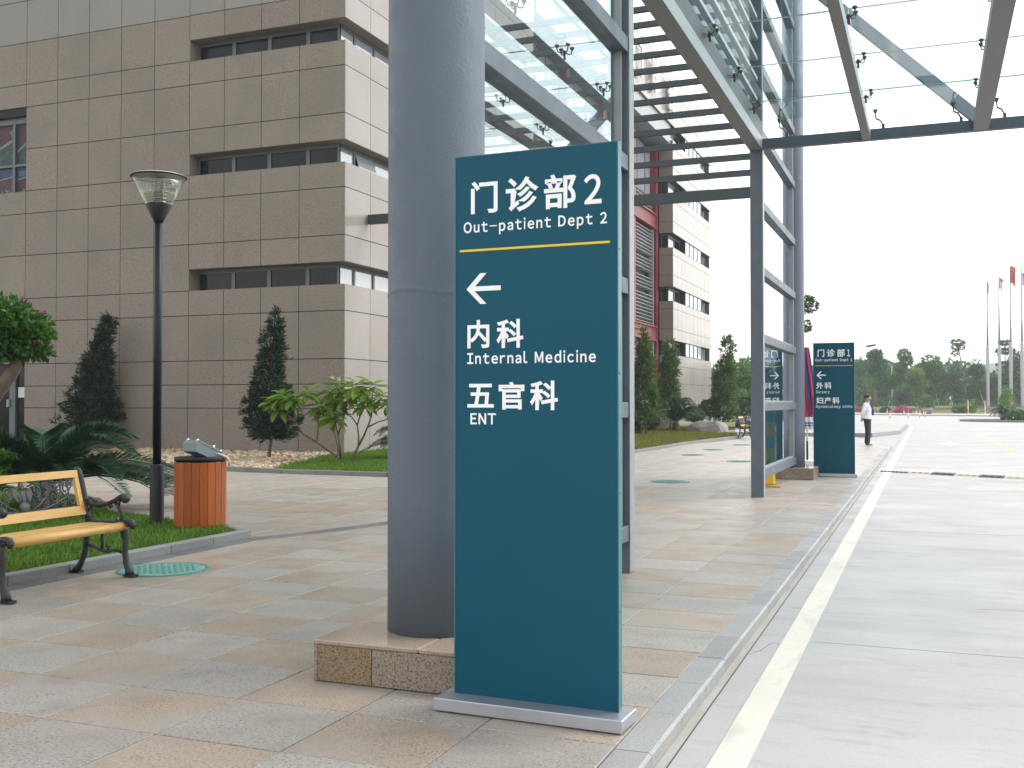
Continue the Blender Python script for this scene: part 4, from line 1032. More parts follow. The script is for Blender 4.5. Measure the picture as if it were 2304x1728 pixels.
# ------------------------------------------------------------------ park bench with cast iron ends
def bench(label, loc, rz=0.0):
    o = thing('park_bench', label, 'bench', loc, rz, 'park benches')
    HL = .62
    for s in (-1, 1):
        y = s * HL
        f = MB()
        P = lambda pts: [(x, y, z) for x, z in pts]
        f.tube(P([(.205, .425), (.225, .36), (.228, .28), (.222, .2), (.236, .11), (.262, .05), (.27, .012)]), [.024, .024, .023, .023, .025, .03, .036], 10, flat=1.15)
        f.tube(P([(-.165, .43), (-.175, .34), (-.182, .27), (-.20, .17), (-.235, .09), (-.27, .04), (-.285, .012)]), [.026, .026, .024, .023, .024, .03, .036], 10, flat=1.15)
        f.box(.225, .335, y - .03, y + .03, 0, .018); f.box(-.335, -.235, y - .03, y + .03, 0, .018)
        f.tube(P([(-.17, .395), (-.06, .38), (.07, .385), (.2, .405), (.27, .425)]), .02, 8)
        f.tube(P([(-.185, .235), (-.1, .225), (-.03, .2), (.03, .19), (.1, .205), (.16, .2), (.225, .18)]), [.014] * 7, 8)
        f.tube(P([(-.02, .205), (-.012, .26), (-.02, .31), (.0, .355), (.06, .38)]), [.012, .013, .012, .012, .012], 8)
        f.tube(P([(.04, .2), (.055, .235), (.03, .245), (.025, .225)]), .009, 6)
        f.tube(P([(.16, .395), (.185, .365), (.19, .32), (.215, .30)]), .012, 6)
        f.tube(P([(-.155, .42), (-.175, .5), (-.195, .6), (-.22, .70), (-.245, .79), (-.265, .845), (-.285, .865), (-.305, .858)]), [.024, .023, .022, .021, .02, .02, .018, .014], 10, flat=1.2)
        f.tube(P([(-.175, .60), (-.13, .572), (-.05, .565), (.04, .582), (.12, .615), (.18, .648), (.215, .655)]), [.02, .019, .018, .018, .019, .02, .02], 10, flat=1.3)
        f.lathe([(.0, -.026), (.028, -.026), (.036, 0), (.028, .026), (.0, .026)], 14, (0, 0, 0)) if False else None
        n0 = len(f.v); f.lathe([(.0, -.028), (.026, -.028), (.036, -.012), (.036, .012), (.026, .028), (.0, .028)], 14)
        for i in range(n0, len(f.v)):
            v = f.v[i]; f.v[i] = (.222 + v[0], y + v[2], .628 + v[1])
        f.tube(P([(-.17, .5), (-.15, .535), (-.12, .56), (-.08, .568)]), .011, 6)
        f.tube(P([(.075, .60), (.085, .565), (.07, .55), (.06, .565)]), .009, 6)
        f.tube(P([(.1, .605), (.15, .57), (.18, .525), (.19, .475), (.17, .44), (.14, .437), (.13, .455), (.145, .465)]), [.014, .014, .014, .014, .012, .011, .01, .009], 8)
        f.tube(P([(.165, .63), (.16, .60), (.155, .57)]), .012, 6)
        f.tube(P([(-.165, .46), (-.12, .435), (-.05, .43), (.06, .432), (.18, .437), (.25, .447), (.29, .44), (.305, .415), (.295, .39)]), [.016, .015, .015, .015, .017, .021, .024, .024, .018], 10, flat=1.25)
        f.build('end_frame', M['iron'], o, True)
    for i, x0 in enumerate((-.15, -.052, .046)):
        b = MB(); b.cbox(x0, x0 + .09, -HL + .012, HL - .012, .400, .428, .006); b.build('seat_slat', M['pine'], o, True)
    b = MB(); b.tube([(.205, -HL + .012, .405), (.205, HL - .012, .405)], .036, 14, flat=1.35)
    q = b.build('seat_slat', M['pine'], o, True)
    bx = lambda z: -.165 - .115 * (z - .44) / .41
    def rail(name, y0, y1, z0, z1, th=.034):
        b = MB(); a, c = bx(z0), bx(z1)
        b.add([(a + th / 2, y0, z0), (a + th / 2, y1, z0), (a - th / 2, y1, z0), (a - th / 2, y0, z0), (c + th / 2, y0, z1), (c + th / 2, y1, z1), (c - th / 2, y1, z1), (c - th / 2, y0, z1)],
              [(0, 3, 2, 1), (4, 5, 6, 7), (0, 1, 5, 4), (1, 2, 6, 5), (2, 3, 7, 6), (3, 0, 4, 7)])
        return b.build(name, M['pine'], o, True)
    rail('back_rail', -HL + .013, HL - .013, .797, .853); rail('back_rail', -HL + .013, HL - .013, .492, .562)
    for s in (-1, 1):
        y0, y1 = sorted((s * (HL - .014), s * (HL - .068))); rail('back_stile', y0, y1, .563, .796)
    # cast scroll work panel
    f = MB(); zc = .68
    W3 = lambda y, h: (bx(zc + h * 1.27), y * 1.02, zc + h * 1.27)
    def spiral(y, h, r, turns, a0, sgn, rad=.0068):
        n = int(10 * turns) + 4
        f.tube([W3(y + r * (1 - .8 * t / n) * math.cos(a0 + sgn * turns * 2 * PI * t / n), h + r * (1 - .8 * t / n) * math.sin(a0 + sgn * turns * 2 * PI * t / n)) for t in range(n + 1)], rad, 5)
    r3 = random.Random(4)
    for s in (-1, 1):
        for (y, h, r, tn, a0, sg) in ((.14, .03, .040, 1.5, 3.6, 1), (.20, -.045, .036, 1.4, .5, -1), (.255, .045, .034, 1.5, 3.9, 1), (.30, -.02, .042, 1.5, 2.2, -1), (.36, .052, .03, 1.4, 4.2, 1), (.385, -.055, .028, 1.4, .2, -1),
                                      (.43, .02, .040, 1.5, 2.8, 1), (.475, .062, .022, 1.3, 4.0, -1), (.485, -.05, .034, 1.5, .8, 1), (.335, .02, .022, 1.2, 1, 1), (.24, -.0, .022, 1.2, 5, -1)):
            spiral(s * y, h, r * 1.12, tn, a0 if s > 0 else PI - a0, sg * s)
        for (pts) in ([(.07, -.085), (.14, -.06), (.22, -.02), (.26, .04), (.25, .085)], [(.09, -.088), (.2, -.085), (.32, -.06), (.42, -.03), (.5, .04), (.525, .085)], [(.3, -.088), (.36, -.02), (.40, .05), (.41, .088)], [(.42, -.088), (.46, -.01), (.47, .085)], [(.06, .06), (.13, .075), (.19, .07)]):
            f.tube([W3(s * y, h) for y, h in pts], .0075, 5)
        for (y, h) in ((.345, -.01), (.415, .06), (.22, .06), (.31, .07), (.45, -.02), (.16, -.02)):   # small cast blossoms
            for k in range(5):
                a = k * 1.2566; c = W3(s * y + .013 * math.cos(a), h + .013 * math.sin(a))
                f.tube([(c[0] - .004, c[1], c[2]), (c[0] + .008, c[1], c[2])], .0085, 6)
    # a plain cast figure in the middle
    for (y, h, ry, rh) in ((0, .062, .026, .028), (0, .0, .034, .045), (0, -.062, .052, .034), (-.04, -.005, .014, .032), (.042, -.002, .014, .032)):
        n0 = len(f.v); f.lathe([(1e-4, -1), (.5, -.86), (.87, -.5), (1, 0), (.87, .5), (.5, .86), (1e-4, 1)], 10, cap=False)
        for i in range(n0, len(f.v)):
            v = f.v[i]; w_ = W3(y + v[0] * ry, h + v[2] * rh); f.v[i] = (w_[0] + v[1] * .014, w_[1], w_[2])
    for s in (-1, 1):
        pg = [(s * .03, .02), (s * .085, .055), (s * .095, .01), (s * .06, -.03), (s * .03, -.02)]
        p3 = [W3(y, h) for y, h in pg]; n_ = len(p3)
        f.add([(x + .005, y, z) for x, y, z in p3] + [(x - .005, y, z) for x, y, z in p3], [tuple(range(n_)), tuple(range(2 * n_ - 1, n_ - 1, -1))] + [(i, (i + 1) % n_, n_ + (i + 1) % n_, n_ + i) for i in range(n_)])
    for h in (-.09, .089): f.bar(W3(-.535, h), W3(.535, h), .012, .008)
    f.build('scroll_panel', M['iron_panel'], o, True)
    return o
bench('near wooden park bench with black cast iron scroll back', (-6.35, 6.315, .006))
bench('far small park bench on the walk beyond the boulder', (-6.95, 43.6, .0))

# ------------------------------------------------------------------ manhole covers
def manhole_mesh():
    f = MB(); f.lathe([(.30, -.01), (.30, .006), (.292, .009), (0, .009)], 40)
    for i in range(-6, 7):
        for j in range(-6, 7):
            x, y = i * .042, j * .042
            if x * x + y * y > .255 ** 2: continue
            a = .7 if (i + j) % 2 else -.7
            f.bar((x - .013 * math.cos(a), y - .013 * math.sin(a), .0105), (x + .013 * math.cos(a), y + .013 * math.sin(a), .0105), .008, .005)
    return f.mesh('plate', M['manhole'])
mhm = manhole_mesh(); rm = MB(); rm.lathe([(.302, -.01), (.302, .007), (.325, .007), (.33, -.01)], 40, cap=False); rmm = rm.mesh('rim', M['manhole_rim'])
for x, y, s, lab in ((-6.07, 7.33, 1.16, 'near green manhole cover by the front bench leg'), (-4.36, 18.8, 1.08, 'green manhole cover nearest the far gate post'), (-4.29, 25.9, 1, 'green manhole cover half hidden by the far gate post'),
                     (-6.0, 28.6, 1, 'left green manhole cover nearest of the row toward the far bench'), (-6.1, 32.0, 1, 'second green manhole cover of the row toward the far bench'), (-5.9, 36.0, 1, 'third green manhole cover of the row toward the far bench'), (-5.6, 41.5, 1, 'last green manhole cover beside the far bench')):
    zz = .003 if y < 37 else -.036
    o = thing('manhole_cover', lab, 'manhole cover', (x, y, zz), .5 + x, 'green manhole covers'); o.scale = (s, s, 1)
    link('plate', mhm, o, (0, 0, 0), world=False); link('rim', rmm, o, (0, 0, 0), world=False)

# ------------------------------------------------------------------ speed hump
sh = thing('speed_hump', 'black and cream striped rubber speed hump across the driveway', 'speed hump', (-.95, 24.4, -.075), math.atan2(-1.33, 2.63))
hm = []
for m_ in ('rubber_black', 'rubber_yellow'):
    b = MB(); b.extr([(-.17, 0), (.17, 0), (.11, .035), (.05, .048), (-.05, .048), (-.11, .035)], 'X', 0, .492)
    for k in range(3): b.box(.08 + .14 * k, .17 + .14 * k, -.13, -.07, .030, .040)
    hm.append(b.mesh('hump_segment', M[m_]))
for k in range(18): link('hump_segment', hm[k % 2 == 0], sh, (.62 + k * .5, 0, 0), world=False)
for k in range(7):
    b = MB(); b.box(-.05 + .09 * k, .0 + .09 * k, -.08, .08, 0, .022); b.build('end_block', M['rubber_black'], sh, True)

# ------------------------------------------------------------------ closed parasol, striped banner, board, low wall
um = thing('closed_parasol', 'closed red and blue parasol with white lettered hem beside the column', 'parasol', (-2.42, 23.0, 0))
b = MB(); b.cbox(-.22, .28, -.2, .2, .004, .12, .01); b.build('base', M['teal_block'], um, True)
b = MB(); b.cbox(-.20, .26, -.18, .18, .121, .22, .01); b.build('base_cap', M['bollard_white'], um, True)
b = MB(); b.lathe([(.022, .22), (.022, .62)], 12); b.build('lower_pole', M['black_metal'], um, True)
b = MB(); b.lathe([(.017, .62), (.017, 2.58), (.004, 2.64)], 12); b.build('upper_pole', M['bollard_white'], um, True)
NZ = 14
prof = [(.035, 2.58), (.05, 2.5), (.075, 2.3), (.10, 2.0), (.115, 1.7), (.12, 1.4), (.105, 1.2), (.085, 1.12), (.10, 1.02), (.105, .92), (.09, .86)]
for nm, lo, hi, off in (('canopy_red', 0, 7, 0), ('canopy_blue', 0, 7, 1), ('hem', 7, 10, 2)):
    b = MB(); pr2 = prof[lo:hi + 1]; nA = 48
    for i in range(nA):
        sec = (i // 6) % 2
        if off < 2 and sec != off: continue
        a0, a1 = 2 * PI * i / nA, 2 * PI * (i + 1) / nA
        rr_ = lambda a: 1 + .30 * math.sin(8 * a)
        vs = []
        for r, z in pr2:
            tw = (2.6 - z) * .9
            vs += [(r * rr_(a0) * math.cos(a0 + tw), r * rr_(a0) * math.sin(a0 + tw), z), (r * rr_(a1) * math.cos(a1 + tw), r * rr_(a1) * math.sin(a1 + tw), z)]
        b.add(vs, [(2 * k, 2 * k + 1, 2 * k + 3, 2 * k + 2) for k in range(len(pr2) - 1)], True)
    b.build(nm, M[{'canopy_red': 'umb_red', 'canopy_blue': 'umb_blue', 'hem': 'umb_white'}[nm]], um, True)
b = MB()
for z in (.98, .93): b.lathe([(.128, z), (.132, z + .02), (.128, z + .03)], 24, cap=False)
b.build('hem_band', M['umb_blue'], um, True)

sbn = thing('striped_banner', 'yellow and teal striped folded plastic banner standing behind the glass screen', 'banner', (-2.58, 18.55, 0))
zs_ = [(1.27, 1.07, 'teal_plastic'), (1.07, .85, 'yellow_plastic'), (.85, .65, 'teal_plastic'), (.65, .43, 'yellow_plastic'), (.43, .24, 'teal_plastic'), (.24, .04, 'yellow_plastic')]
out = []
for i in range(9): out.append((-.10 + .024 * i, -.03 - (.02 if i % 2 else 0)))
for i in range(8, -1, -1): out.append((-.10 + .024 * i, .03 + (.02 if i % 2 else 0)))
for a, c, m_ in zs_:
    b = MB(); b.prism(out, c + .001, a); b.build('stripe', M[m_], sbn, True)
bd = MB(); bd.cbox(-2.66, -2.36, 18.2, 18.95, .002, .02, .003)
tag(bd.build('board', M['cardboard']), 'flat brown board lying at the foot of the striped banner', 'board')
wl = MB(); wl.box(-9, -4.7, 65.8, 66.2, .1, .66); wl.box(-9.05, -4.65, 65.75, 66.25, .66, .72)
tag(wl.build('low_wall', M['wall_low']), 'low grey brown wall glimpsed between column and far sign', 'wall')

# ------------------------------------------------------------------ foliage builders
def leafq(C, D, S_, L, Wd):
    """rhombic leaves: base C, direction D, side S (unit rows), lengths, widths"""
    L = L[:, None]; Wd = Wd[:, None]
    return np.stack([C, C + D * L * .5 + S_ * Wd / 2, C + D * L, C + D * L * .5 - S_ * Wd / 2], 1)
def unit(v): return v / (np.linalg.norm(v, axis=1, keepdims=True) + 1e-9)
def rand_dirs(rg, n): return unit(rg.normal(size=(n, 3)))
def clumps(rg, ell, n, L, Wd, shell=.55, up=.25, rough=.35):
    ell = np.asarray(ell, float); wt = (ell[:, 3] * ell[:, 4] + ell[:, 4] * ell[:, 5] + ell[:, 3] * ell[:, 5]); wt /= wt.sum()
    k = rg.choice(len(ell), n, p=wt); d = rand_dirs(rg, n)
    lump = 1 + .16 * np.sin(d[:, 0] * 7 + k) * np.sin(d[:, 1] * 6 + 2 * k) + .1 * np.sin(d[:, 2] * 9 + k)
    r = rg.uniform(shell, 1.0, n) ** .6 * lump
    C = ell[k, :3] + d * ell[k, 3:6] * r[:, None]
    D = unit(d * 1.0 + rand_dirs(rg, n) * .9 + np.array([0, 0, up])); Sd = unit(np.cross(D, rand_dirs(rg, n)))
    return leafq(C, D, Sd, L * rg.uniform(.6, 1.3, n), Wd * rg.uniform(.6, 1.3, n))
def tufts(rg, cen, per, L, Wd, out, spread=.9):
    """tufts of narrow leaves at centres cen pointing roughly along out"""
    n = len(cen) * per; C = np.repeat(cen, per, 0) + rg.normal(size=(n, 3)) * L * .22
    D = unit(np.repeat(out, per, 0) + rand_dirs(rg, n) * spread); Sd = unit(np.cross(D, rand_dirs(rg, n)))
    return leafq(C, D, Sd, L * rg.uniform(.6, 1.25, n), Wd * rg.uniform(.7, 1.3, n))
def cone_tree(rg, zs, rs, axis, ntuft, per, L, Wd, ybase=(0, 0)):
    """columnar crown: radius rs at heights zs; axis(z)->x,y offset"""
    n = ntuft; z = rg.uniform(zs[0], zs[-1], n * 3); r = np.interp(z, zs, rs)
    keep = rg.uniform(0, max(rs), n * 3) < r + .05; z = z[keep][:n]; r = r[keep][:n]; n = len(z)
    a = rg.uniform(0, 2 * PI, n); q = rg.uniform(.3, 1.0, n) ** .8 * (1 + .38 * np.sin(4 * a + 6 * z) * np.sin(8.5 * z) + .12 * np.sin(19 * z + 3 * a))
    ax = np.array([axis(t) for t in z])
    cen = np.stack([ax[:, 0] + r * q * np.cos(a), ax[:, 1] + r * q * np.sin(a), z], 1)
    out = np.stack([np.cos(a), np.sin(a), np.full(n, .75)], 1)
    return tufts(rg, cen, per, L, Wd, unit(out))

def conifer(label, x, y, z0, zs, rs, lean, ntuft, per, L, Wd, mat, seed, group, trunk=.045, name='conifer'):
    o = thing(name, label, 'tree', (x, y, z0), 0, group)
    rg = np.random.default_rng(seed); H = zs[-1]
    ax = lambda z: (lean[0] * z / H + .05 * math.sin(2.1 * z), lean[1] * z / H)
    t = MB(); pts = [(*ax(z), z) for z in np.linspace(0, H * .93, 9)]; t.tube(pts, [trunk * (1 - .8 * i / 8) for i in range(9)], 8)
    for k in range(16):
        z = rg.uniform(zs[0], H * .8); a = rg.uniform(0, 6.28); r = float(np.interp(z, zs, rs)) * .8; c = ax(z)
        t.tube([(c[0], c[1], z - .08), (c[0] + r * math.cos(a), c[1] + r * math.sin(a), z + .12)], [.012, .004], 5)
    t.build('trunk', M['bark'], o, True)
    V = cone_tree(rg, zs, rs, ax, ntuft, per, L, Wd)
    link('crown', quads('crown', V, M[mat]), o, (0, 0, 0), world=False)
    return o

# podocarpus by the granite wall
conifer('dark leaning podocarpus by the wall behind the cycad', -22.95, 24.2, .03, [.3, .6, 1.2, 2.0, 2.8, 3.3, 3.6, 3.85], [.62, .76, .64, .46, .28, .12, .20, .06], (.85, 0), 760, 13, .20, .036, 'leaf_cypress', 21, 'podocarpus trees by the near wall')
conifer('dark upright podocarpus standing in the pebbles by the wall', -14.79, 21.6, .03, [.5, .75, 1.2, 1.7, 2.2, 2.8, 3.3, 3.58], [.38, .52, .60, .46, .30, .24, .10, .03], (.15, 0), 640, 13, .165, .03, 'leaf_cypress', 22, 'podocarpus trees by the near wall')
conifer('nearest tall podocarpus on the lawn, beside the near gate post', -11.39, 44.5, .05, [.5, 1.0, 1.8, 2.8, 3.8, 4.6], [.66, .72, .58, .42, .22, .05], (-.15, 0), 330, 11, .27, .06, 'leaf_cypress_sun', 23, 'podocarpus trees on the lawn')
conifer('second podocarpus on the lawn, in front of the polished wall edge', -12.35, 53.2, .05, [.8, 1.2, 2.0, 3.0, 3.8, 4.5], [.55, .6, .5, .4, .28, .10], (-.05, 0), 280, 11, .29, .065, 'leaf_cypress_sun', 24, 'podocarpus trees on the lawn')
conifer('podocarpus with a thin ragged top, right of the boulder', -9.95, 54.4, .05, [.4, .9, 1.7, 2.6, 3.2, 3.7, 4.2, 4.7], [.52, .62, .55, .46, .38, .14, .32, .10], (.30, 0), 330, 11, .28, .06, 'leaf_cypress_sun', 25, 'podocarpus trees on the lawn')

def cycad(label, x, y, z0, trunk_h, reach, height, n, seed, droop=1.0, mat='leaf_cycad', group='cycads'):
    o = thing('cycad', label, 'plant', (x, y, z0), 0, group); rg = np.random.default_rng(seed)
    t = MB(); t.lathe([(.17, -.02), (.2, trunk_h * .4), (.16, trunk_h), (.05, trunk_h + .06)], 12); t.build('trunk', M['bark'], o, True)
    Q = []; rc = MB()
    for i in range(n):
        a = 2 * PI * i / n * 2.39 + rg.uniform(-.2, .2); el = rg.uniform(.1, 1.0); Ln = reach * rg.uniform(.85, 1.08)
        m = 26; s = np.linspace(0, 1, m)
        rad = Ln * (s * (1 - .18 * el) ) * (1 - .45 * el)+ Ln*.12*s*s
        hz = trunk_h + height * (.35 + 1.15 * el) * (s * 1.5 - s ** 2 * (1.05 + .75 * droop * (1 - el))) * 1.25
        P = np.stack([rad * math.cos(a), rad * math.sin(a), hz], 1)
        rc.tube([tuple(p) for p in P[::5]], [.012 * (1 - .8 * k / 6) for k in range(len(P[::5]))], 4)
        T = unit(np.gradient(P, axis=0)); side = np.array([-math.sin(a), math.cos(a), 0])
        up = unit(np.cross(np.tile(side, (m, 1)), T)) * -1
        for sg in (-1, 1):
            for sub in (0, .25, .5, .75):
                idx = np.arange(2, m - 1); C = P[idx] * (1 - sub) + P[idx + 1] * sub
                D = unit(sg * side[None] * .85 + T[idx] * .65 + up[idx] * .35 * (1 if 1 else 0) + rg.normal(size=(len(idx), 3)) * .05)
                L = reach * .16 * np.sin(np.clip(s[idx] * 1.02, 0, 1) * PI * .88 + .28) + .03
                Q.append(leafq(C, D, unit(np.cross(D, up[idx])), L, np.full(len(idx), reach * .0115 + .004)))
    rc.build('frond_stalks', M[mat], o, True)
    link('fronds', quads('fronds', np.concatenate(Q), M[mat]), o, (0, 0, 0), world=False)
    return o
cycad('large dark cycad arching behind the near bench', -10.5, 10.4, .05, .30, 2.05, .72, 44, 31)
cycad('small cycad peeping out left of the round column', -11.85, 22.9, .05, .25, 1.05, .62, 26, 32)
cycad('cycad beside the grey boulder on the lawn', -11.45, 50.6, .05, .4, 1.75, 1.15, 34, 33, .6)
cycad('cycad behind the far park bench', -9.6, 57.5, .05, .4, 1.2, .95, 22, 34)

# bougainvillea standard and shrub on the left
o = thing('bougainvillea_tree', 'round clipped bougainvillea tree with pink flowers at the edge', 'tree', (-11.22, 9.9, .05))
t = MB(); t.tube([(0, 0, 0), (-.03, 0, .5), (.12, -.02, 1.0), (.45, -.05, 1.42), (.78, -.08, 1.72), (1.0, -.1, 1.98), (.95, -.1, 2.2)], [.11, .10, .095, .09, .08, .07, .04], 10)
t.tube([(.3, -.05, 1.7), (.6, -.1, 1.95), (.85, -.1, 2.1)], [.05, .04, .02], 8); t.tube([(.2, -.05, 1.55), (.1, -.15, 1.9), (0, -.2, 2.2)], [.05, .04, .02], 8); t.build('trunk', M['bark_pale'], o, True)
rg = np.random.default_rng(41)
el = [(.45, -.1, 2.28, .62, .6, .36), (.9, -.1, 2.2, .36, .42, .28), (.05, -.15, 2.25, .5, .5, .33), (.55, -.15, 2.40, .45, .45, .2), (.75, -.3, 2.08, .35, .3, .2), (1.12, -.1, 2.02, .2, .22, .13), (1.2, -.1, 2.2, .14, .2, .12)]
link('crown', quads('crown', clumps(rg, el, 6500, .085, .058, .6, .1), M['leaf_boug']), o, (0, 0, 0), world=False)
link('flowers', quads('flowers', clumps(rg, el, 70, .06, .05, .96, .1), M['flower_pink']), o, (0, 0, 0), world=False)
o = thing('bougainvillea_shrub', 'low bright green bush between bench and cycad', 'shrub', (-10.72, 9.5, .05))
t = MB()
for k in range(7): t.tube([(0, 0, 0), (.12 * math.cos(k), .12 * math.sin(k), .35), (.3 * math.cos(k), .3 * math.sin(k), .7)], [.02, .014, .006], 6)
t.build('stems', M['bark'], o, True)
link('foliage', quads('foliage', clumps(rg, [(0, 0, .66, .42, .42, .32), (.25, -.1, .55, .3, .3, .25), (-.2, .1, .8, .3, .3, .2)], 3600, .075, .05, .5, .15), M['leaf_bright']), o, (0, 0, 0), world=False)

# frangipani with bare forked branches and whorls of large leaves
fp = thing('frangipani', 'spreading frangipani with bare forked branches and big leaves', 'tree', (-12.3, 21.1, .04))
rf = random.Random(9)
def FX(px, py, dy=0.0): return Vector(((px - 1270) * .00352, dy, (1475 - py) * .00304))
br = [([(1255, 1478, 0), (1190, 1430, 0), (1120, 1375, -.05), (1050, 1320, -.1)], .034, .026), ([(1050, 1320, -.1), (960, 1255, -.2), (915, 1160, -.25), (905, 1030, -.3)], .022, .014),
      ([(955, 1250, -.2), (890, 1165, -.1), (800, 1110, 0), (735, 1075, .05)], .018, .012), ([(1050, 1320, -.1), (1022, 1230, .1), (1020, 1120, .15), (1022, 1080, .15)], .018, .012),
      ([(1200, 1435, .05), (1150, 1330, .2), (1110, 1240, .3), (1080, 1190, .3), (1065, 1150, .3)], .024, .012), ([(1215, 1440, 0), (1217, 1330, -.1), (1216, 1260, -.15), (1200, 1160, -.2)], .026, .014),
      ([(1216, 1260, -.15), (1235, 1180, -.1), (1245, 1090, 0), (1250, 1030, 0)], .018, .012), ([(1295, 1475, 0), (1318, 1400, 0), (1342, 1340, 0)], .036, .03),
      ([(1342, 1340, 0), (1318, 1270, .15), (1300, 1190, .2), (1320, 1090, .25), (1335, 1030, .3)], .022, .013), ([(1342, 1340, 0), (1400, 1260, -.1), (1435, 1190, -.15), (1468, 1120, -.2), (1480, 950, -.25)], .026, .014),
      ([(1425, 1205, -.15), (1480, 1165, 0), (1540, 1145, .05), (1558, 1060, .1)], .018, .012), ([(1300, 1190, .2), (1260, 1130, .2), (1190, 1080, .15), (1165, 1040, .15)], .016, .011),
      ([(1245, 1090, 0), (1290, 1030, -.2), (1340, 990, -.3), (1385, 930, -.35)], .016, .011), ([(1110, 1240, .3), (1130, 1180, .2), (1150, 1120, .15)], .014, .01), ([(905, 1030, -.3), (870, 1010, -.35), (850, 1000, -.4)], .013, .01), ([(905, 1030, -.3), (960, 1000, -.2), (985, 975, -.15)], .013, .01)]
for pts, r0, r1 in br:
    b = MB(); P = [FX(*p) for p in pts]
    b.tube([tuple(p) for p in P], [r0 + (r1 - r0) * i / (len(P) - 1) for i in range(len(P))], 8); b.build('branch', M['bark'], fp, True)
tips = [(905, 1010, -.3), (730, 1065, .05), (690, 1040, .0), (1022, 1065, .15), (1060, 1140, .3), (1200, 1150, -.2), (1250, 1010, 0), (1335, 1010, .3), (1480, 930, -.25), (1558, 1040, .1), (1162, 1020, .15), (1390, 920, -.35), (1150, 1100, .15), (845, 990, -.4), (990, 965, -.15), (1420, 1060, -.2), (1090, 960, .2), (1190, 915, .1), (1300, 930, .0), (1460, 1010, .2), (790, 1020, .1)]
lmesh = []
for v in range(3):
    b = MB(); L, Wd = .38 + .03 * v, .15; n = 5; vs = [(0, 0, 0)]
    for i in range(1, n):
        t_ = i / n; hw = Wd / 2 * math.sin(PI * (t_ ** 1.25)) ** .7; z = -.22 * L * t_ ** 2
        vs += [(L * t_, -hw, z + hw * .35), (L * t_, 0, z), (L * t_, hw, z + hw * .35)]
    vs.append((L, 0, -.22 * L))
    fs = [(0, 2, 1), (0, 3, 2)]
    for i in range(n - 2):
        q = 1 + 3 * i; fs += [(q, q + 1, q + 4, q + 3), (q + 1, q + 2, q + 5, q + 4)]
    q = 1 + 3 * (n - 2); fs += [(q, q + 1, len(vs) - 1), (q + 1, q + 2, len(vs) - 1)]
    me = bpy.data.meshes.new('leaf'); me.from_pydata(vs, [], fs); me.materials.append(M['leaf_plum']); shade(me); lmesh.append(me)
for tp in tips:
    c = FX(*tp)
    for k in range(13):
        a = 2.4 * k + rf.uniform(-.3, .3); pit = -.62 + .095 * k + rf.uniform(-.18, .18)
        q = link('leaf', lmesh[k % 3], fp, tuple(c + Vector((0, 0, .01 * k))), rot=(rf.uniform(-.3, .3), -pit, a), world=False)
        sc = rf.uniform(.75, 1.15); q.scale = (sc, sc, sc)
fq = []
for px, py in ((1140, 835), (1150, 840), (1195, 845), (1020, 1008), (1030, 1015)):
    for k in range(5):
        c = FX(px, py, 0); a = k * 1.2566
        fq.append([c, c + Vector((.04 * math.cos(a - .3), .02, .04 * math.sin(a - .3))), c + Vector((.065 * math.cos(a), -.01, .065 * math.sin(a))), c + Vector((.04 * math.cos(a + .3), .02, .04 * math.sin(a + .3)))])
link('flowers', quads('flowers', np.array([[tuple(v) for v in q] for q in fq]), M['flower_white']), fp, (0, 0, 0), world=False)
b = MB(); b.tube([tuple(FX(1190, 930)), tuple(FX(1150, 845))], .006, 5); b.tube([tuple(FX(1185, 925)), tuple(FX(1195, 850))], .006, 5); b.build('flower_stalk', M['bark_pale'], fp, True)

# clipped topiary on the lawn
def topiary(name, label, x, y, z0, ell, trunkpts, n, L, seed, mat='leaf_topiary', group=None, trad=.05, cat='shrub'):
    o = thing(name, label, cat, (x, y, z0), 0, group); rg = np.random.default_rng(seed)
    if trunkpts:
        t = MB()
        for pts in trunkpts: t.tube(pts, [trad * (1 - .5 * i / (len(pts) - 1)) for i in range(len(pts))], 7)
        t.build('trunk', M['bark'], o, True)
    link('crown', quads('crown', clumps(rg, ell, n, L, L * .6, .7, .2), M[mat]), o, (0, 0, 0), world=False)
    return o
topiary('topiary_shrub', 'clipped dome shrub between the boulder and the thin topped podocarpus', -10.5, 54.0, .05, [(0, 0, 1.12, .52, .52, .33), (0, 0, .95, .45, .45, .2)], [[(0, 0, 0), (.02, 0, .9)]], 1700, .12, 51, group='clipped dome shrubs')
topiary('topiary_shrub', 'clipped dome shrub just behind the lawn cycad', -11.05, 53.0, .05, [(0, 0, .82, .5, .5, .34), (0, 0, .65, .45, .45, .2)], [[(0, 0, 0), (0, 0, .7)]], 1700, .12, 52, group='clipped dome shrubs')
topiary('cloud_topiary', 'cloud pruned tree with separate leaf pads behind the far bench', -9.55, 60, .05, [(0, 0, 2.45, .5, .5, .3), (.45, 0, 1.6, .36, .36, .22), (0, 0, 1.45, .4, .4, .18), (.5, 0, .85, .5, .5, .35), (.2, 0, .5, .4, .4, .3)],
        [[(.3, 0, 0), (.25, 0, .8), (.1, 0, 1.5), (.15, 0, 1.9), (0, 0, 2.3)], [(.2, 0, 1.2), (.45, 0, 1.5)]], 2400, .13, 53, cat='tree')
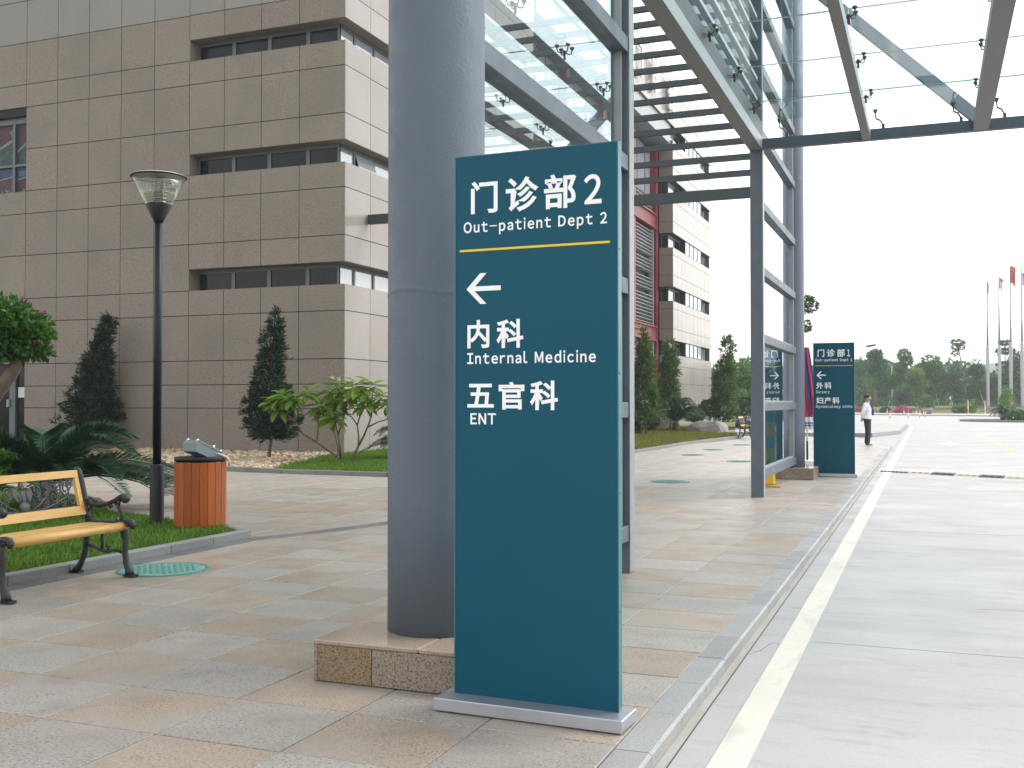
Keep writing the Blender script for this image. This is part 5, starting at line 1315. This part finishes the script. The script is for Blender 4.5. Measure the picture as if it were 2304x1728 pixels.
topiary('tall_topiary', 'tall bare tree with small leaf pads above the parasol', -6.45, 60, .1, [(.22, 0, 6.65, .5, .5, .4), (.02, 0, 6.85, .4, .4, .3), (.05, 0, 5.55, .32, .32, .28), (.1, 0, 5.35, .25, .25, .15), (-.5, 0, 6.2, .4, .4, .3), (.12, 0, 3.05, .3, .3, .2)],
        [[(-.35, 0, 0), (-.35, 0, 2.6), (-.25, 0, 4.5), (-.15, 0, 5.6), (.0, 0, 6.5)], [(-.25, 0, 4.8), (.05, 0, 5.4)], [(-.35, 0, 2.4), (.1, 0, 2.95)]], 1900, .15, 54, cat='tree', trad=.13)
for k, (x, y, z, r, lab) in enumerate(((-8.6, 60.5, .5, .45, 'yellowish shrub between ragged podocarpus and cloud topiary'), (-12.1, 45.2, .25, .3, 'low green sapling at the foot of the nearest podocarpus'), (-12.9, 50.5, .4, .55, 'small leafy bush at the foot of the second podocarpus'))):
    topiary('leafy_bush', lab, x, y, .05, [(0, 0, z, r, r, z * .95), (r * .5, 0, z * 1.2, r * .6, r * .6, z * .5)], None, 700, .16, 60 + k, 'leaf_far_c' if k == 0 else 'leaf_topiary')

def boulder(name, label, x, y, z0, s, seed, mat='rock', rz=0.0):
    bm = bmesh.new(); bmesh.ops.create_icosphere(bm, subdivisions=3, radius=1); rr = random.Random(seed)
    pl = [(Vector((rr.uniform(-1, 1), rr.uniform(-1, 1), rr.uniform(-.3, 1))).normalized(), rr.uniform(.5, .85)) for _ in range(16)]
    for v in bm.verts:
        c = v.co.copy()
        for n, d in pl:
            e = c.dot(n) - d
            if e > 0: c -= n * e
        v.co = Vector((c.x * s[0], c.y * s[1], max(-.1, c.z) * s[2])) + Vector((rr.uniform(-.01, .01), rr.uniform(-.01, .01), rr.uniform(-.01, .01)))
    me = bpy.data.meshes.new(name); bm.to_mesh(me); bm.free(); me.materials.append(M[mat])
    return tag(link(name, me, None, (x, y, z0), rot=(0, 0, rz)), label, 'rock')
boulder('boulder', 'large pale grey boulder resting on the lawn', -9.62, 48.9, .05, (1.0, .8, .86), 71, rz=.4)

# ------------------------------------------------------------------ the guard
def skin(name, V, E, Rd, mat, parent, sub=2, root=0):
    me = bpy.data.meshes.new(name); me.from_pydata([tuple(v) for v in V], E, [])
    o = bpy.data.objects.new(name, me); COL.objects.link(o)
    md = o.modifiers.new('skin', 'SKIN'); md.use_smooth_shade = True
    for i, r in enumerate(Rd):
        me.skin_vertices[0].data[i].radius = r if hasattr(r, '__len__') else (r, r)
        me.skin_vertices[0].data[i].use_root = (i == root)
    s = o.modifiers.new('sub', 'SUBSURF'); s.levels = sub; s.render_levels = sub
    bpy.context.view_layer.update()
    m2 = bpy.data.meshes.new_from_object(o.evaluated_get(bpy.context.evaluated_depsgraph_get()))
    bpy.data.objects.remove(o); bpy.data.meshes.remove(me)
    m2.name = name; m2.materials.clear(); m2.materials.append(mat); shade(m2)
    return link(name, m2, parent, (0, 0, 0), world=False)
pn = thing('person', 'standing man in white shirt, dark tie and black trousers, hands behind back', 'person', (-1.98, 37.4, -.04), R(-8))
V = [(-.01, 0, .92), (0, 0, 1.08), (.0, 0, 1.25), (-.02, 0, 1.40), (-.01, 0, 1.47), (.015, 0, 1.54), (.03, 0, 1.61), (.035, 0, 1.68), (.135, 0, 1.585)]
E = [(0, 1), (1, 2), (2, 3), (3, 4), (4, 5), (5, 6), (6, 7), (6, 8)]
Rd = [(.13, .10), (.13, .09), (.15, .10), (.12, .08), (.058, .055), (.062, .06), (.078, .092), (.07, .085), (.012, .014)]
for s in (-1, 1):
    b0 = len(V)
    V += [(-.03, s * .17, 1.40), (-.09, s * .235, 1.15), (-.15, s * .13, .93), (-.185, s * .05, .88)]; E += [(3, b0), (b0, b0 + 1), (b0 + 1, b0 + 2), (b0 + 2, b0 + 3)]; Rd += [.055, .042, .032, .030]
    for k, (fx, fz) in enumerate(((-.20, .85), (-.205, .838), (-.20, .826), (-.19, .82))):
        V.append((fx - .01 + .003 * k, s * (.03 - .012 * k), fz)); E.append((b0 + 3, len(V) - 1)); Rd.append(.010)
    V.append((-.165, s * .015, .875)); E.append((b0 + 3, len(V) - 1)); Rd.append(.011)
    b1 = len(V)
    V += [(0, s * .09, .86), (.015, s * .10, .48), (-.02, s * .105, .09), (.02, s * .11, .045), (.12, s * .125, .03)]; E += [(0, b1), (b1, b1 + 1), (b1 + 1, b1 + 2), (b1 + 2, b1 + 3), (b1 + 3, b1 + 4)]; Rd += [.08, .055, .04, .04, .03]
skin('body', V, E, Rd, M['skin'], pn)
V = [(-.01, 0, .95), (0, 0, 1.06), (.015, 0, 1.22), (-.015, 0, 1.38), (-.012, 0, 1.46)]; E = [(0, 1), (1, 2), (2, 3), (3, 4)]; Rd = [(.155, .125), (.155, .12), (.175, .13), (.15, .105), (.066, .064)]
for s in (-1, 1):
    b0 = len(V); V += [(-.035, s * .175, 1.39), (-.095, s * .245, 1.15), (-.15, s * .145, .945)]; E += [(3, b0), (b0, b0 + 1), (b0 + 1, b0 + 2)]; Rd += [.078, .065, .045]
skin('shirt', V, E, Rd, M['shirt'], pn, 2, 1)
V = [(-.01, 0, .985), (-.01, 0, .90)]; E = [(0, 1)]; Rd = [(.158, .122), (.16, .125)]
for s in (-1, 1):
    b0 = len(V); V += [(0, s * .092, .80), (.015, s * .10, .47), (-.015, s * .105, .16), (-.01, s * .108, .07)]; E += [(1, b0), (b0, b0 + 1), (b0 + 1, b0 + 2), (b0 + 2, b0 + 3)]; Rd += [.105, .078, .074, .078]
skin('trousers', V, E, Rd, M['trousers'], pn)
for s in (-1, 1): skin('shoe', [(-.045, s * .108, .045), (.05, s * .115, .042), (.14, s * .125, .032)], [(0, 1), (1, 2)], [(.045, .045), (.048, .042), (.034, .03)], M['shoe'], pn, 2, 1)
b = MB(); n0 = 0
b.lathe([(1e-4, -.6), (.8, -.55), (1.0, -.2), (1.02, .2), (.8, .75), (.4, .97), (1e-4, 1)], 18, cap=False)
b.v = [(-.002 + x * .098 - .012 * (1 - z), y * .088, 1.648 + z * .088 + .035 * max(0, x) * (1 if z < .25 else 0)) for x, y, z in b.v]
b.build('hair', M['hair'], pn, True)
for s in (-1, 1):
    b = MB(); b.tube([(.0, s * .083, 1.625), (-.004, s * .09, 1.60), (.002, s * .083, 1.57)], [.012, .016, .009], 6); b.build('ear', M['skin'], pn, True)
    b = MB(); b.tube([(.098, s * .034, 1.622), (.106, s * .034, 1.622)], .009, 6); b.build('eye', M['hair'], pn, True)
b = MB(); b.tube([(.104, -.022, 1.55), (.109, 0, 1.549), (.104, .022, 1.55)], .006, 6); b.build('mouth', M['tie'], pn, True)
b = MB(); b.tube([(.058, 0, 1.45), (.10, 0, 1.40), (.165, 0, 1.25), (.172, 0, 1.10), (.165, 0, 1.03)], [.022, .026, .032, .040, .012], 6, flat=.35)
b.build('tie', M['tie'], pn, True)
b = MB(); b.lathe([(.072, 1.445), (.068, 1.475), (.062, 1.49), (.060, 1.45)], 16, (-.004, 0, 0), cap=False); b.build('collar', M['shirt'], pn, True)
# ------------------------------------------------------------------ far side of the forecourt
b = MB(); b.prism([(-60, 168), (-10, 139), (8, 124), (60, 118), (60, 136), (10, 143), (-10, 158), (-60, 190)], -.16, .03)
sw = tag(b.build('sidewalk', M['concrete']), 'pale sidewalk along the far edge of the forecourt', kind='structure')
kerb_run(sw, [(-60, 167.9), (-10, 138.9), (8, 123.9), (60, 117.9)], .2, -.15, .04, 3.0)
b = MB(); P = [(-90, 190), (-10, 157.9), (10, 142.9), (70, 135.9), (90, 230), (-90, 260)]
b.v = [(-90, 190, -.1), (-10, 157.8, .0), (10, 142.8, .0), (70, 135.8, 0), (90, 175, 1.1), (12, 172, 1.0), (-10, 178, .9), (-90, 215, .9), (90, 260, 1.2), (-90, 260, 1.2)]
b.f = [(0, 1, 6, 7), (1, 2, 5, 6), (2, 3, 4, 5), (7, 6, 9), (6, 5, 8, 9), (5, 4, 8)]; b.sm = [False] * 6
tag(b.build('park_lawn', M['lawn_far']), 'gently rising yellow green park lawn under the far trees', kind='structure')

# traffic island with its own planting
pts = [(14.2 + 12 * math.cos(a), 93 + 6.3 * math.sin(a)) for a in np.linspace(0, 2 * PI, 40, endpoint=False)]
b = MB(); b.prism(pts, -.16, .06); isl = tag(b.build('traffic_island', M['lawn_far']), 'oval grassed traffic island on the right', kind='structure')
b = MB()
for i in range(40):
    p, q = Vector((*pts[i], 0)), Vector((*pts[(i + 1) % 40], 0)); b.bar(p + Vector((0, 0, -.03)), q + Vector((0, 0, -.03)), .2, .24)
b.build('island_kerb', M['kerb_stone'], isl)

def at(px, Y):            # bearing of a far thing along the forecourt -> x at distance Y
    return Y * math.tan(math.atan2(px - 1152, 2392) - R(21.516))

# bollards
pb = MB(); pb.lathe([(.13, 0), (.13, .03), (.05, .05), (.05, .72), (.03, .76)], 10)
bolm = pb.mesh('post', M['bollard_white'])
pb = MB(); pb.lathe([(.054, .10), (.054, .30)], 10); pb.lathe([(.054, .56), (.056, .74), (.035, .79), (0, .80)], 10); bolo = pb.mesh('bands', M['orange']); boly = pb.mesh('bands', M['letter_yellow'])
for x, y, lab in ((-4.74, 130, 'leftmost orange and white bollard, back row'), (-3.45, 101.2, 'leftmost orange and white bollard, front row'), (-2.83, 126, 'orange and white bollard in the back row, below the pink azaleas'),
                  (-1.98, 104.9, 'second orange and white bollard of the front row'), (-1.51, 123.5, 'orange and white bollard in the back row, left of the potted bush'), (-1.03, 108.5, 'third orange and white bollard of the front row'),
                  (-.72, 117, 'left one of the close pair of orange bollards'), (-.52, 113.3, 'right one of the close pair of orange bollards')):
    o = thing('bollard', lab, 'bollard', (x, y, -.075), 0, 'orange and white bollards'); link('post', bolm, o, (0, 0, 0), world=False); link('bands', bolo, o, (0, 0, 0), world=False)

# flagpoles on their stepped podium
b = MB()
for k in range(5): b.box(5.6 + .35 * k, 15, 150 + 1.6 * k, 168, -.02 + .15 * k, .13 + .15 * k)
tag(b.build('podium', M['wall_low']), 'low stepped stone podium under the flagpoles', 'podium')
for k, (x, top, fl_, z0, z1, lab) in enumerate(((7.50, 19.9, 'flag_white', 17.0, 18.6, 'leftmost tall flagpole with a limp white flag'), (9.02, 20.1, 'flag_white', 17.6, 19.2, 'second flagpole from the left, white flag with a red edge'),
                                                (10.48, 21.4, 'flag_red', 18.3, 20.7, 'tallest flagpole with the red flag'), (11.92, 20.5, 'flag_white', 17.9, 19.8, 'rightmost flagpole with a pink and white flag'))):
    o = thing('flagpole', lab, 'flagpole', (x, 165, .7), 0, 'flagpoles on the podium')
    b = MB(); b.lathe([(.30, 0), (.25, .3), (.24, 8.6 + .5 * (k > 1)), (.19, 8.75 + .5 * (k > 1))], 12); b.build('lower_mast', M['pole_metal'], o, True)
    b = MB(); b.lathe([(.15, 8.7), (.12, 15.0 + .6 * (k > 1))], 10); b.build('middle_mast', M['pole_metal'], o, True)
    b = MB(); b.lathe([(.085, 14.95), (.06, top - .7), (.10, top - .65), (0, top - .5)], 10); b.build('upper_mast', M['pole_metal'], o, True)
    wd = 1.15 if k == 2 else .8
    n = 9; vs = []; fs = []
    for i in range(n):
        u = i / (n - 1); fold = .16 * math.sin(u * 9 + k)
        xs = (.08 + wd * (u * .55)) * (1 if k != 0 else .6); dr_ = .75 * u * u
        for j in range(5):
            v = j / 4; vs.append((xs - .1 * v * u, fold * (1 + .3 * v), z1 - .7 - (z1 - z0) * v - dr_ * (.4 + .6 * v)))
    fs = [(i * 5 + j, i * 5 + j + 1, (i + 1) * 5 + j + 1, (i + 1) * 5 + j) for i in range(n - 1) for j in range(4)]
    b = MB(); b.add(vs, fs, True); b.add([(a, c + .02, d) for a, c, d in vs], [f[::-1] for f in fs], True)
    fg = b.build('flag', M[fl_], o, True)
    if k == 2:
        st = MB(); st.extr([(.38 + (.16 if q % 2 == 0 else .065) * math.sin(q * PI / 5), z1 - 1.25 + (.16 if q % 2 == 0 else .065) * math.cos(q * PI / 5)) for q in range(10)], 'Y', -.25, -.23); st.build('star', M['flag_star'], fg, True)
    if k in (1, 3):
        st = MB(); st.add([(.14, -.22, z1 - .9), (.55, -.22, z1 - 1.15), (.5, -.22, z1 - 1.5), (.14, -.22, z1 - 1.3), (.14, -.2, z1 - .9), (.55, -.2, z1 - 1.15), (.5, -.2, z1 - 1.5), (.14, -.2, z1 - 1.3)], [(0, 1, 2, 3), (7, 6, 5, 4), (0, 4, 5, 1), (1, 5, 6, 2), (2, 6, 7, 3), (3, 7, 4, 0)]); st.build('emblem', M['flag_red'], fg, True)

# street lamps
def street_lamp(label, x, y, h, arm, head, pr_=.07):
    o = thing('street_lamp', label, 'street lamp', (x, y, 0), 0, 'far street lamps')
    b = MB(); b.tube([(0, 0, 0), (0, 0, h * .96), (arm * .25, 0, h * 1.0), (arm, 0, h * 1.035)], [pr_, pr_ * .6, pr_ * .45, pr_ * .35], 8); b.build('pole', M['bollard_white'], o, True)
    s = 1 if arm > 0 else -1
    b = MB(); b.extr([(arm, h * 1.03), (arm + s * head * .3, h * 1.03 - .05), (arm + s * head, h * 1.045), (arm + s * head * .9, h * 1.045 + .12), (arm + s * .1, h * 1.03 + .1)], 'Y', -.16, .16); b.build('lamp_head', M['steel_grey'], o, True)
    return o
street_lamp('street lamp whose head shows just right of the far sign', at(1908, 90), 90, 5.75, 1.35, .85)
street_lamp('distant street lamp above the far trees', at(2007, 190), 190, 8.0, -2.2, .9, .09)

# ------------------------------------------------------------------ trees and shrubs of the park
def far_tree(name, label, px, Y, z0, ell, trunk, n, L, mat, seed, trad=.16, prop=None):
    """ell and trunk are local metres"""
    x = at(px, Y); o = thing(name, label, 'tree', (x, Y, z0), 0, 'park trees beyond the forecourt'); rg = np.random.default_rng(seed)
    t = MB()
    for pts in trunk: t.tube(pts, [trad * (1 - .6 * i / (len(pts) - 1)) for i in range(len(pts))], 7)
    t.build('trunk', M['bark_pale'], o, True)
    if prop:
        p = MB()
        for a in prop: p.tube([(a[0], -.6, 0), (a[1], -.1, a[2])], .05, 6)
        p.build('support_pole', M['cord_white'], o, True)
    link('crown', quads('crown', clumps(rg, ell, n, L, L * .62, .5, .15), M[mat]), o, (0, 0, 0), world=False)
    return o
def blob(rg, n, x0, x1, z0, z1, r0, r1, prof=None):
    E_ = []
    for i in range(n):
        z = rg.uniform(z0, z1); f = 1.0 if prof is None else prof((z - z0) / (z1 - z0))
        xm = (x0 + x1) / 2; hw = (x1 - x0) / 2 * f; r = rg.uniform(r0, r1)
        E_.append((xm + rg.uniform(-hw, hw), rg.uniform(-hw, hw) * .7, z, r, r, r * rg.uniform(.55, .8)))
    return E_
rr = random.Random(5)
cone = lambda t: 1.0 - .85 * t
dome = lambda t: math.sqrt(max(.05, 1 - (t * 1.0) ** 2))
far_tree('layered_tree', 'ragged tree with layered branches just right of the far sign', 1971, 165, .8, blob(rr, 16, -1.9, 1.9, 2.9, 7.6, .7, 1.1, cone) + [(.2, 0, 8.1, .55, .5, .3), (-.3, 0, 7.6, .8, .6, .3), (.9, 0, 6.6, .8, .6, .3)], [[(0, 0, 0), (0, 0, 3), (.1, 0, 8)]], 3400, .42, 'leaf_far_b', 81, .3)
far_tree('leafy_tree', 'smaller tree partly hidden behind the far sign', 1938, 172, .8, blob(rr, 12, -1.7, 1.4, 2.0, 6.6, .8, 1.2, cone), [[(0, 0, 0), (0, 0, 6)]], 1900, .42, 'leaf_far_a', 82)
far_tree('pruned_tree', 'leaning pruned tree with a round leaf ball on top', 2020, 165, .8, [(.95, 0, 7.5, .85, .8, .75), (1.2, 0, 6.7, .8, .7, .7), (.5, 0, 5.6, .75, .7, .8), (.2, 0, 4.6, .8, .7, .8), (.1, 0, 3.6, .95, .8, .7), (-.4, 0, 3.0, .6, .5, .4)], [[(-.1, 0, 0), (0, 0, 3), (.7, 0, 6), (1.0, 0, 7.6)]], 2100, .4, 'leaf_far_a', 83, .26, [(-1.4, -.2, 3.4)])
far_tree('broad_tree', 'broad dense round crowned tree in the middle of the park', 2088, 168, .8, blob(rr, 20, -2.3, 1.8, 1.7, 6.6, .9, 1.4, dome) + [(.3, 0, 6.8, 1.2, 1, .7)], [[(0, 0, 0), (0, 0, 3)]], 6500, .42, 'leaf_far_a', 84, .22, [(1.5, .9, 2.8), (-1.6, -.8, 2.6)])
far_tree('yellow_green_tree', 'lighter yellow green tree left of the broad tree', 2061, 163, .8, blob(rr, 9, -1.3, 1.3, 1.2, 4.8, .7, 1.0, dome), [[(0, 0, 0), (0, 0, 3)]], 2600, .40, 'leaf_far_c', 85, .14)
far_tree('dark_conifer', 'low dark spreading tree in front of the pruned tree', 2037, 155, .4, blob(rr, 9, -1.6, 1.5, .9, 3.0, .6, .85, cone), [[(0, 0, 0), (0, 0, 2.4)]], 1400, .38, 'leaf_far_b', 86, .14)
far_tree('wide_conifer', 'wide cone shaped tree left of the leaning bare trunk', 2147, 166, .8, blob(rr, 14, -1.7, 1.7, .9, 4.6, .7, 1.0, cone) + [(0, 0, 4.8, .6, .5, .4)], [[(-.05, 0, 0), (0, 0, 4.5)]], 2300, .42, 'leaf_far_b', 87, .15)
far_tree('leaning_trunk_tree', 'tall thin leaning trunk with a sparse leafy tuft', 2168, 166, .8, [(-.7, 0, 9.3, .85, .6, .25), (-1.0, 0, 8.7, .5, .4, .3), (-.3, 0, 8.6, .4, .4, .35), (-1.1, 0, 7.8, .35, .3, .3), (-.9, 0, 6.2, .35, .3, .3), (-1.1, 0, 5.4, .4, .35, .35), (-.2, 0, 5.0, .5, .4, .5)], [[(0, 0, 0), (.15, 0, 3), (-.2, 0, 6), (-.75, 0, 9.0)]], 620, .4, 'leaf_far_b', 88, .17)
far_tree('leafy_tree', 'green tree between the leaning trunk and the flagpoles', 2196, 168, .8, blob(rr, 14, -1.5, 1.6, 1.5, 5.6, .8, 1.1, cone) + [(0, 0, 6.3, .5, .4, .5)], [[(0, 0, 0), (0, 0, 5)]], 2100, .42, 'leaf_far_b', 89, .16, [(1.2, .2, 3.2)])
far_tree('leafy_tree', 'bushy tree behind the leftmost flagpole', 2228, 172, .8, blob(rr, 14, -1.7, 1.7, 1.2, 5.2, .8, 1.2, dome), [[(0, 0, 0), (0, 0, 4)]], 2200, .42, 'leaf_far_a', 90)
far_tree('tiered_tree', 'slim tree with flat umbrella tiers behind the second flagpole', 2262, 172, .8, [(0, 0, 9.4, .8, .6, .22), (.1, 0, 8.2, 1.2, .9, .3), (-.1, 0, 6.2, 1.0, .8, .25), (0, 0, 4.2, 1.0, .9, .6)], [[(0, 0, 0), (0, 0, 4), (0, 0, 9.3)]], 1500, .42, 'leaf_far_b', 91, .15)
far_tree('leafy_tree', 'tall leafy tree at the right edge behind the red flag pole', 2294, 172, .8, blob(rr, 16, -1.6, 1.8, 2.0, 7.2, .9, 1.3, dome), [[(0, 0, 0), (0, 0, 5)]], 2600, .45, 'leaf_far_a', 92, .2)
far_tree('leafy_tree', 'tree at the far right behind the last flagpole', 2330, 168, .8, blob(rr, 14, -1.8, 1.8, 1.6, 6.6, .9, 1.3, dome), [[(0, 0, 0), (0, 0, 4)]], 2000, .45, 'leaf_far_b', 93, .2)
far_tree('leafy_tree', 'rounded tree beyond the wing, left of the cloud topiary', 1645, 98, .1, blob(rr, 11, -1.5, 1.5, .9, 4.4, .7, 1.0, dome), [[(0, 0, 0), (0, 0, 3)]], 1900, .3, 'leaf_far_b', 94, .12)
far_tree('leafy_tree', 'airy tree beyond the wing, above the cloud topiary', 1668, 96, .1, blob(rr, 10, -1.2, 1.5, 1.6, 5.0, .5, .8, dome), [[(0, 0, 0), (.1, 0, 4.2)]], 1000, .3, 'leaf_far_a', 95, .1)
far_tree('leafy_tree', 'tree beyond the wing half hidden by the far gate post', 1698, 100, .1, blob(rr, 12, -1.6, 1.6, 1.0, 5.0, .7, 1.0, dome), [[(0, 0, 0), (0, 0, 4)]], 1900, .3, 'leaf_far_b', 96, .12)
far_tree('leafy_tree', 'tree seen through the glass between gate post and column', 1765, 120, .1, blob(rr, 12, -1.9, 1.9, 1.0, 5.4, .8, 1.1, dome), [[(0, 0, 0), (0, 0, 4)]], 1900, .35, 'leaf_far_a', 97, .12)
far_tree('leafy_tree', 'tree between the column and the far sign', 1828, 140, .3, blob(rr, 12, -2.2, 2.2, 1.0, 5.6, .8, 1.2, dome), [[(0, 0, 0), (0, 0, 4)]], 1900, .38, 'leaf_far_b', 98, .14)
# the wood behind reads as one mass
rg = np.random.default_rng(99); E_ = []
for i in range(190): E_.append((rg.uniform(-75, 40), rg.uniform(188, 212), rg.uniform(1.0, 6.6), 2.3, 2.0, rg.uniform(1.2, 2.2)))
tag(link('treeline', quads('treeline', clumps(rg, E_, 48000, .75, .55, .55, .1), M['leaf_far_b'])), 'dense distant wood behind the park trees', kind='stuff')
b = MB(); xs = np.linspace(-900, 900, 60)
hz_ = [26 + 7 * math.sin(x * .006 + 1) + 3 * math.sin(x * .021) for x in xs]
for i in range(59): b.add([(xs[i], 930, -2), (xs[i + 1], 930, -2), (xs[i + 1], 1000, hz_[i + 1]), (xs[i], 1000, hz_[i]), (xs[i + 1], 1200, -2), (xs[i], 1200, -2)], [(0, 1, 2, 3), (3, 2, 4, 5)])
tag(b.build('hills', M['hill']), 'low blue green hills on the horizon', kind='structure')
# hedge, azaleas, bushes, rocks
b = MB(); rg = np.random.default_rng(120)
E_ = [(x, 176 + rg.uniform(-.2, .2), 1.25, .8, .5, .45) for x in np.arange(-30, 16, 1.1)]
tag(link('hedge', quads('hedge', clumps(rg, E_, 6500, .3, .2, .6, .1), M['leaf_far_b'])), 'long low clipped hedge behind the park lawn', 'hedge')
def bush(name, label, px, Y, z0, r, h, mat, seed, n=700, L=.28, group=None):
    x = at(px, Y); o = thing(name, label, 'shrub', (x, Y, z0), 0, group); rg = np.random.default_rng(seed)
    link('foliage', quads('foliage', clumps(rg, [(0, 0, h * .45, r, r * .8, h * .52), (-r * .5, 0, h * .4, r * .6, r * .5, h * .4), (r * .5, 0, h * .4, r * .6, r * .5, h * .42)], n, L, L * .65, .6, .15), M[mat]), o, (0, 0, 0), world=False)
    t = MB(); t.tube([(0, 0, 0), (0, 0, h * .5)], .05, 6); t.build('stem', M['bark'], o, True); return o
bush('azalea', 'patch of pink azaleas right of the guard', 2032, 152, .0, 1.05, .75, 'flower_azalea', 130, group='pink azalea patches')
bush('azalea', 'patch of pink azaleas between far sign and guard', 1932, 160, .0, 1.2, .7, 'flower_azalea', 131, group='pink azalea patches')
bush('round_bush', 'left one of the two round bushes by the podium steps', 2158, 150, .1, .75, 1.05, 'leaf_far_c', 132)
bush('round_bush', 'right one of the two round bushes by the podium steps', 2178, 150, .1, .85, 1.15, 'leaf_far_c', 133)
bush('tall_bush', 'upright bush above the dark tub behind the bollards', 2085, 142, .4, .75, 2.0, 'leaf_far_a', 134, 900)
b = MB(); x = at(2085, 142); b.lathe([(.5, 0), (.72, .4), (.78, .75), (.7, .8)], 14, (x, 142, -.0)); tag(b.build('plant_tub', M['rock']), 'dark round tub under the upright bush', 'planter')
bush('low_shrub', 'low dark shrub left of the pink azaleas', 1992, 154, .05, .55, .7, 'leaf_far_b', 135)
bush('yellow_shrub', 'tall yellow green shrub in front of the middle flagpoles', 2266, 96, .06, .52, 2.7, 'leaf_far_c', 136, 800, .2)
bush('low_shrub', 'dark low shrub right of the island cycad', 2292, 91, .06, .8, .75, 'leaf_far_b', 137, 900, .2)
cycad('spiky cycad at the left end of the island planting', at(2256, 92), 92, .06, .3, 1.35, .8, 26, 35)
boulder('boulder', 'brown boulder at the right edge of the island', at(2299, 93), 93, .05, (.75, .6, 1.35), 72)
boulder('boulder', 'upright grey stone left of the dark spreading tree', at(2012, 157), 157, .1, (.55, .5, 1.3), 73)
boulder('boulder', 'pointed grey stone under the dark spreading tree', at(2029, 156), 156, .1, (.8, .5, 1.6), 74)
boulder('boulder', 'flat ochre stone behind the guard', at(1984, 156), 156, .1, (.9, .5, .6), 75, 'wall_low')
# short yellow and white posts with a chain at the podium
for px, Y, lab in ((2178, 140, 'left yellow and white barrier post before the podium'), (2216, 141, 'right yellow and white barrier post before the podium')):
    o = thing('barrier_post', lab, 'post', (at(px, Y), Y, .03), 0, 'barrier posts')
    link('post', bolm, o, (0, 0, 0), scale=(1, 1, 2.1), world=False); link('bands', boly, o, (0, 0, 0), scale=(1, 1, 2.1), world=False)

# ------------------------------------------------------------------ thin summer haze
hm_ = bpy.data.materials.new('haze'); hm_.use_nodes = True
t = hm_.node_tree; t.nodes.clear()
out = _n(t, 'ShaderNodeOutputMaterial'); pvn = _n(t, 'ShaderNodeVolumePrincipled')
pvn.inputs['Color'].default_value = (.93, .96, 1, 1); pvn.inputs['Density'].default_value = .00065; pvn.inputs['Anisotropy'].default_value = .3
t.links.new(pvn.outputs[0], out.inputs['Volume'])
b = MB(); b.box(-1600, 1600, -80, 4100, -1.2, 60)
hz = b.build('haze', hm_); tag(hz, 'thin pale haze over the whole place', kind='stuff')
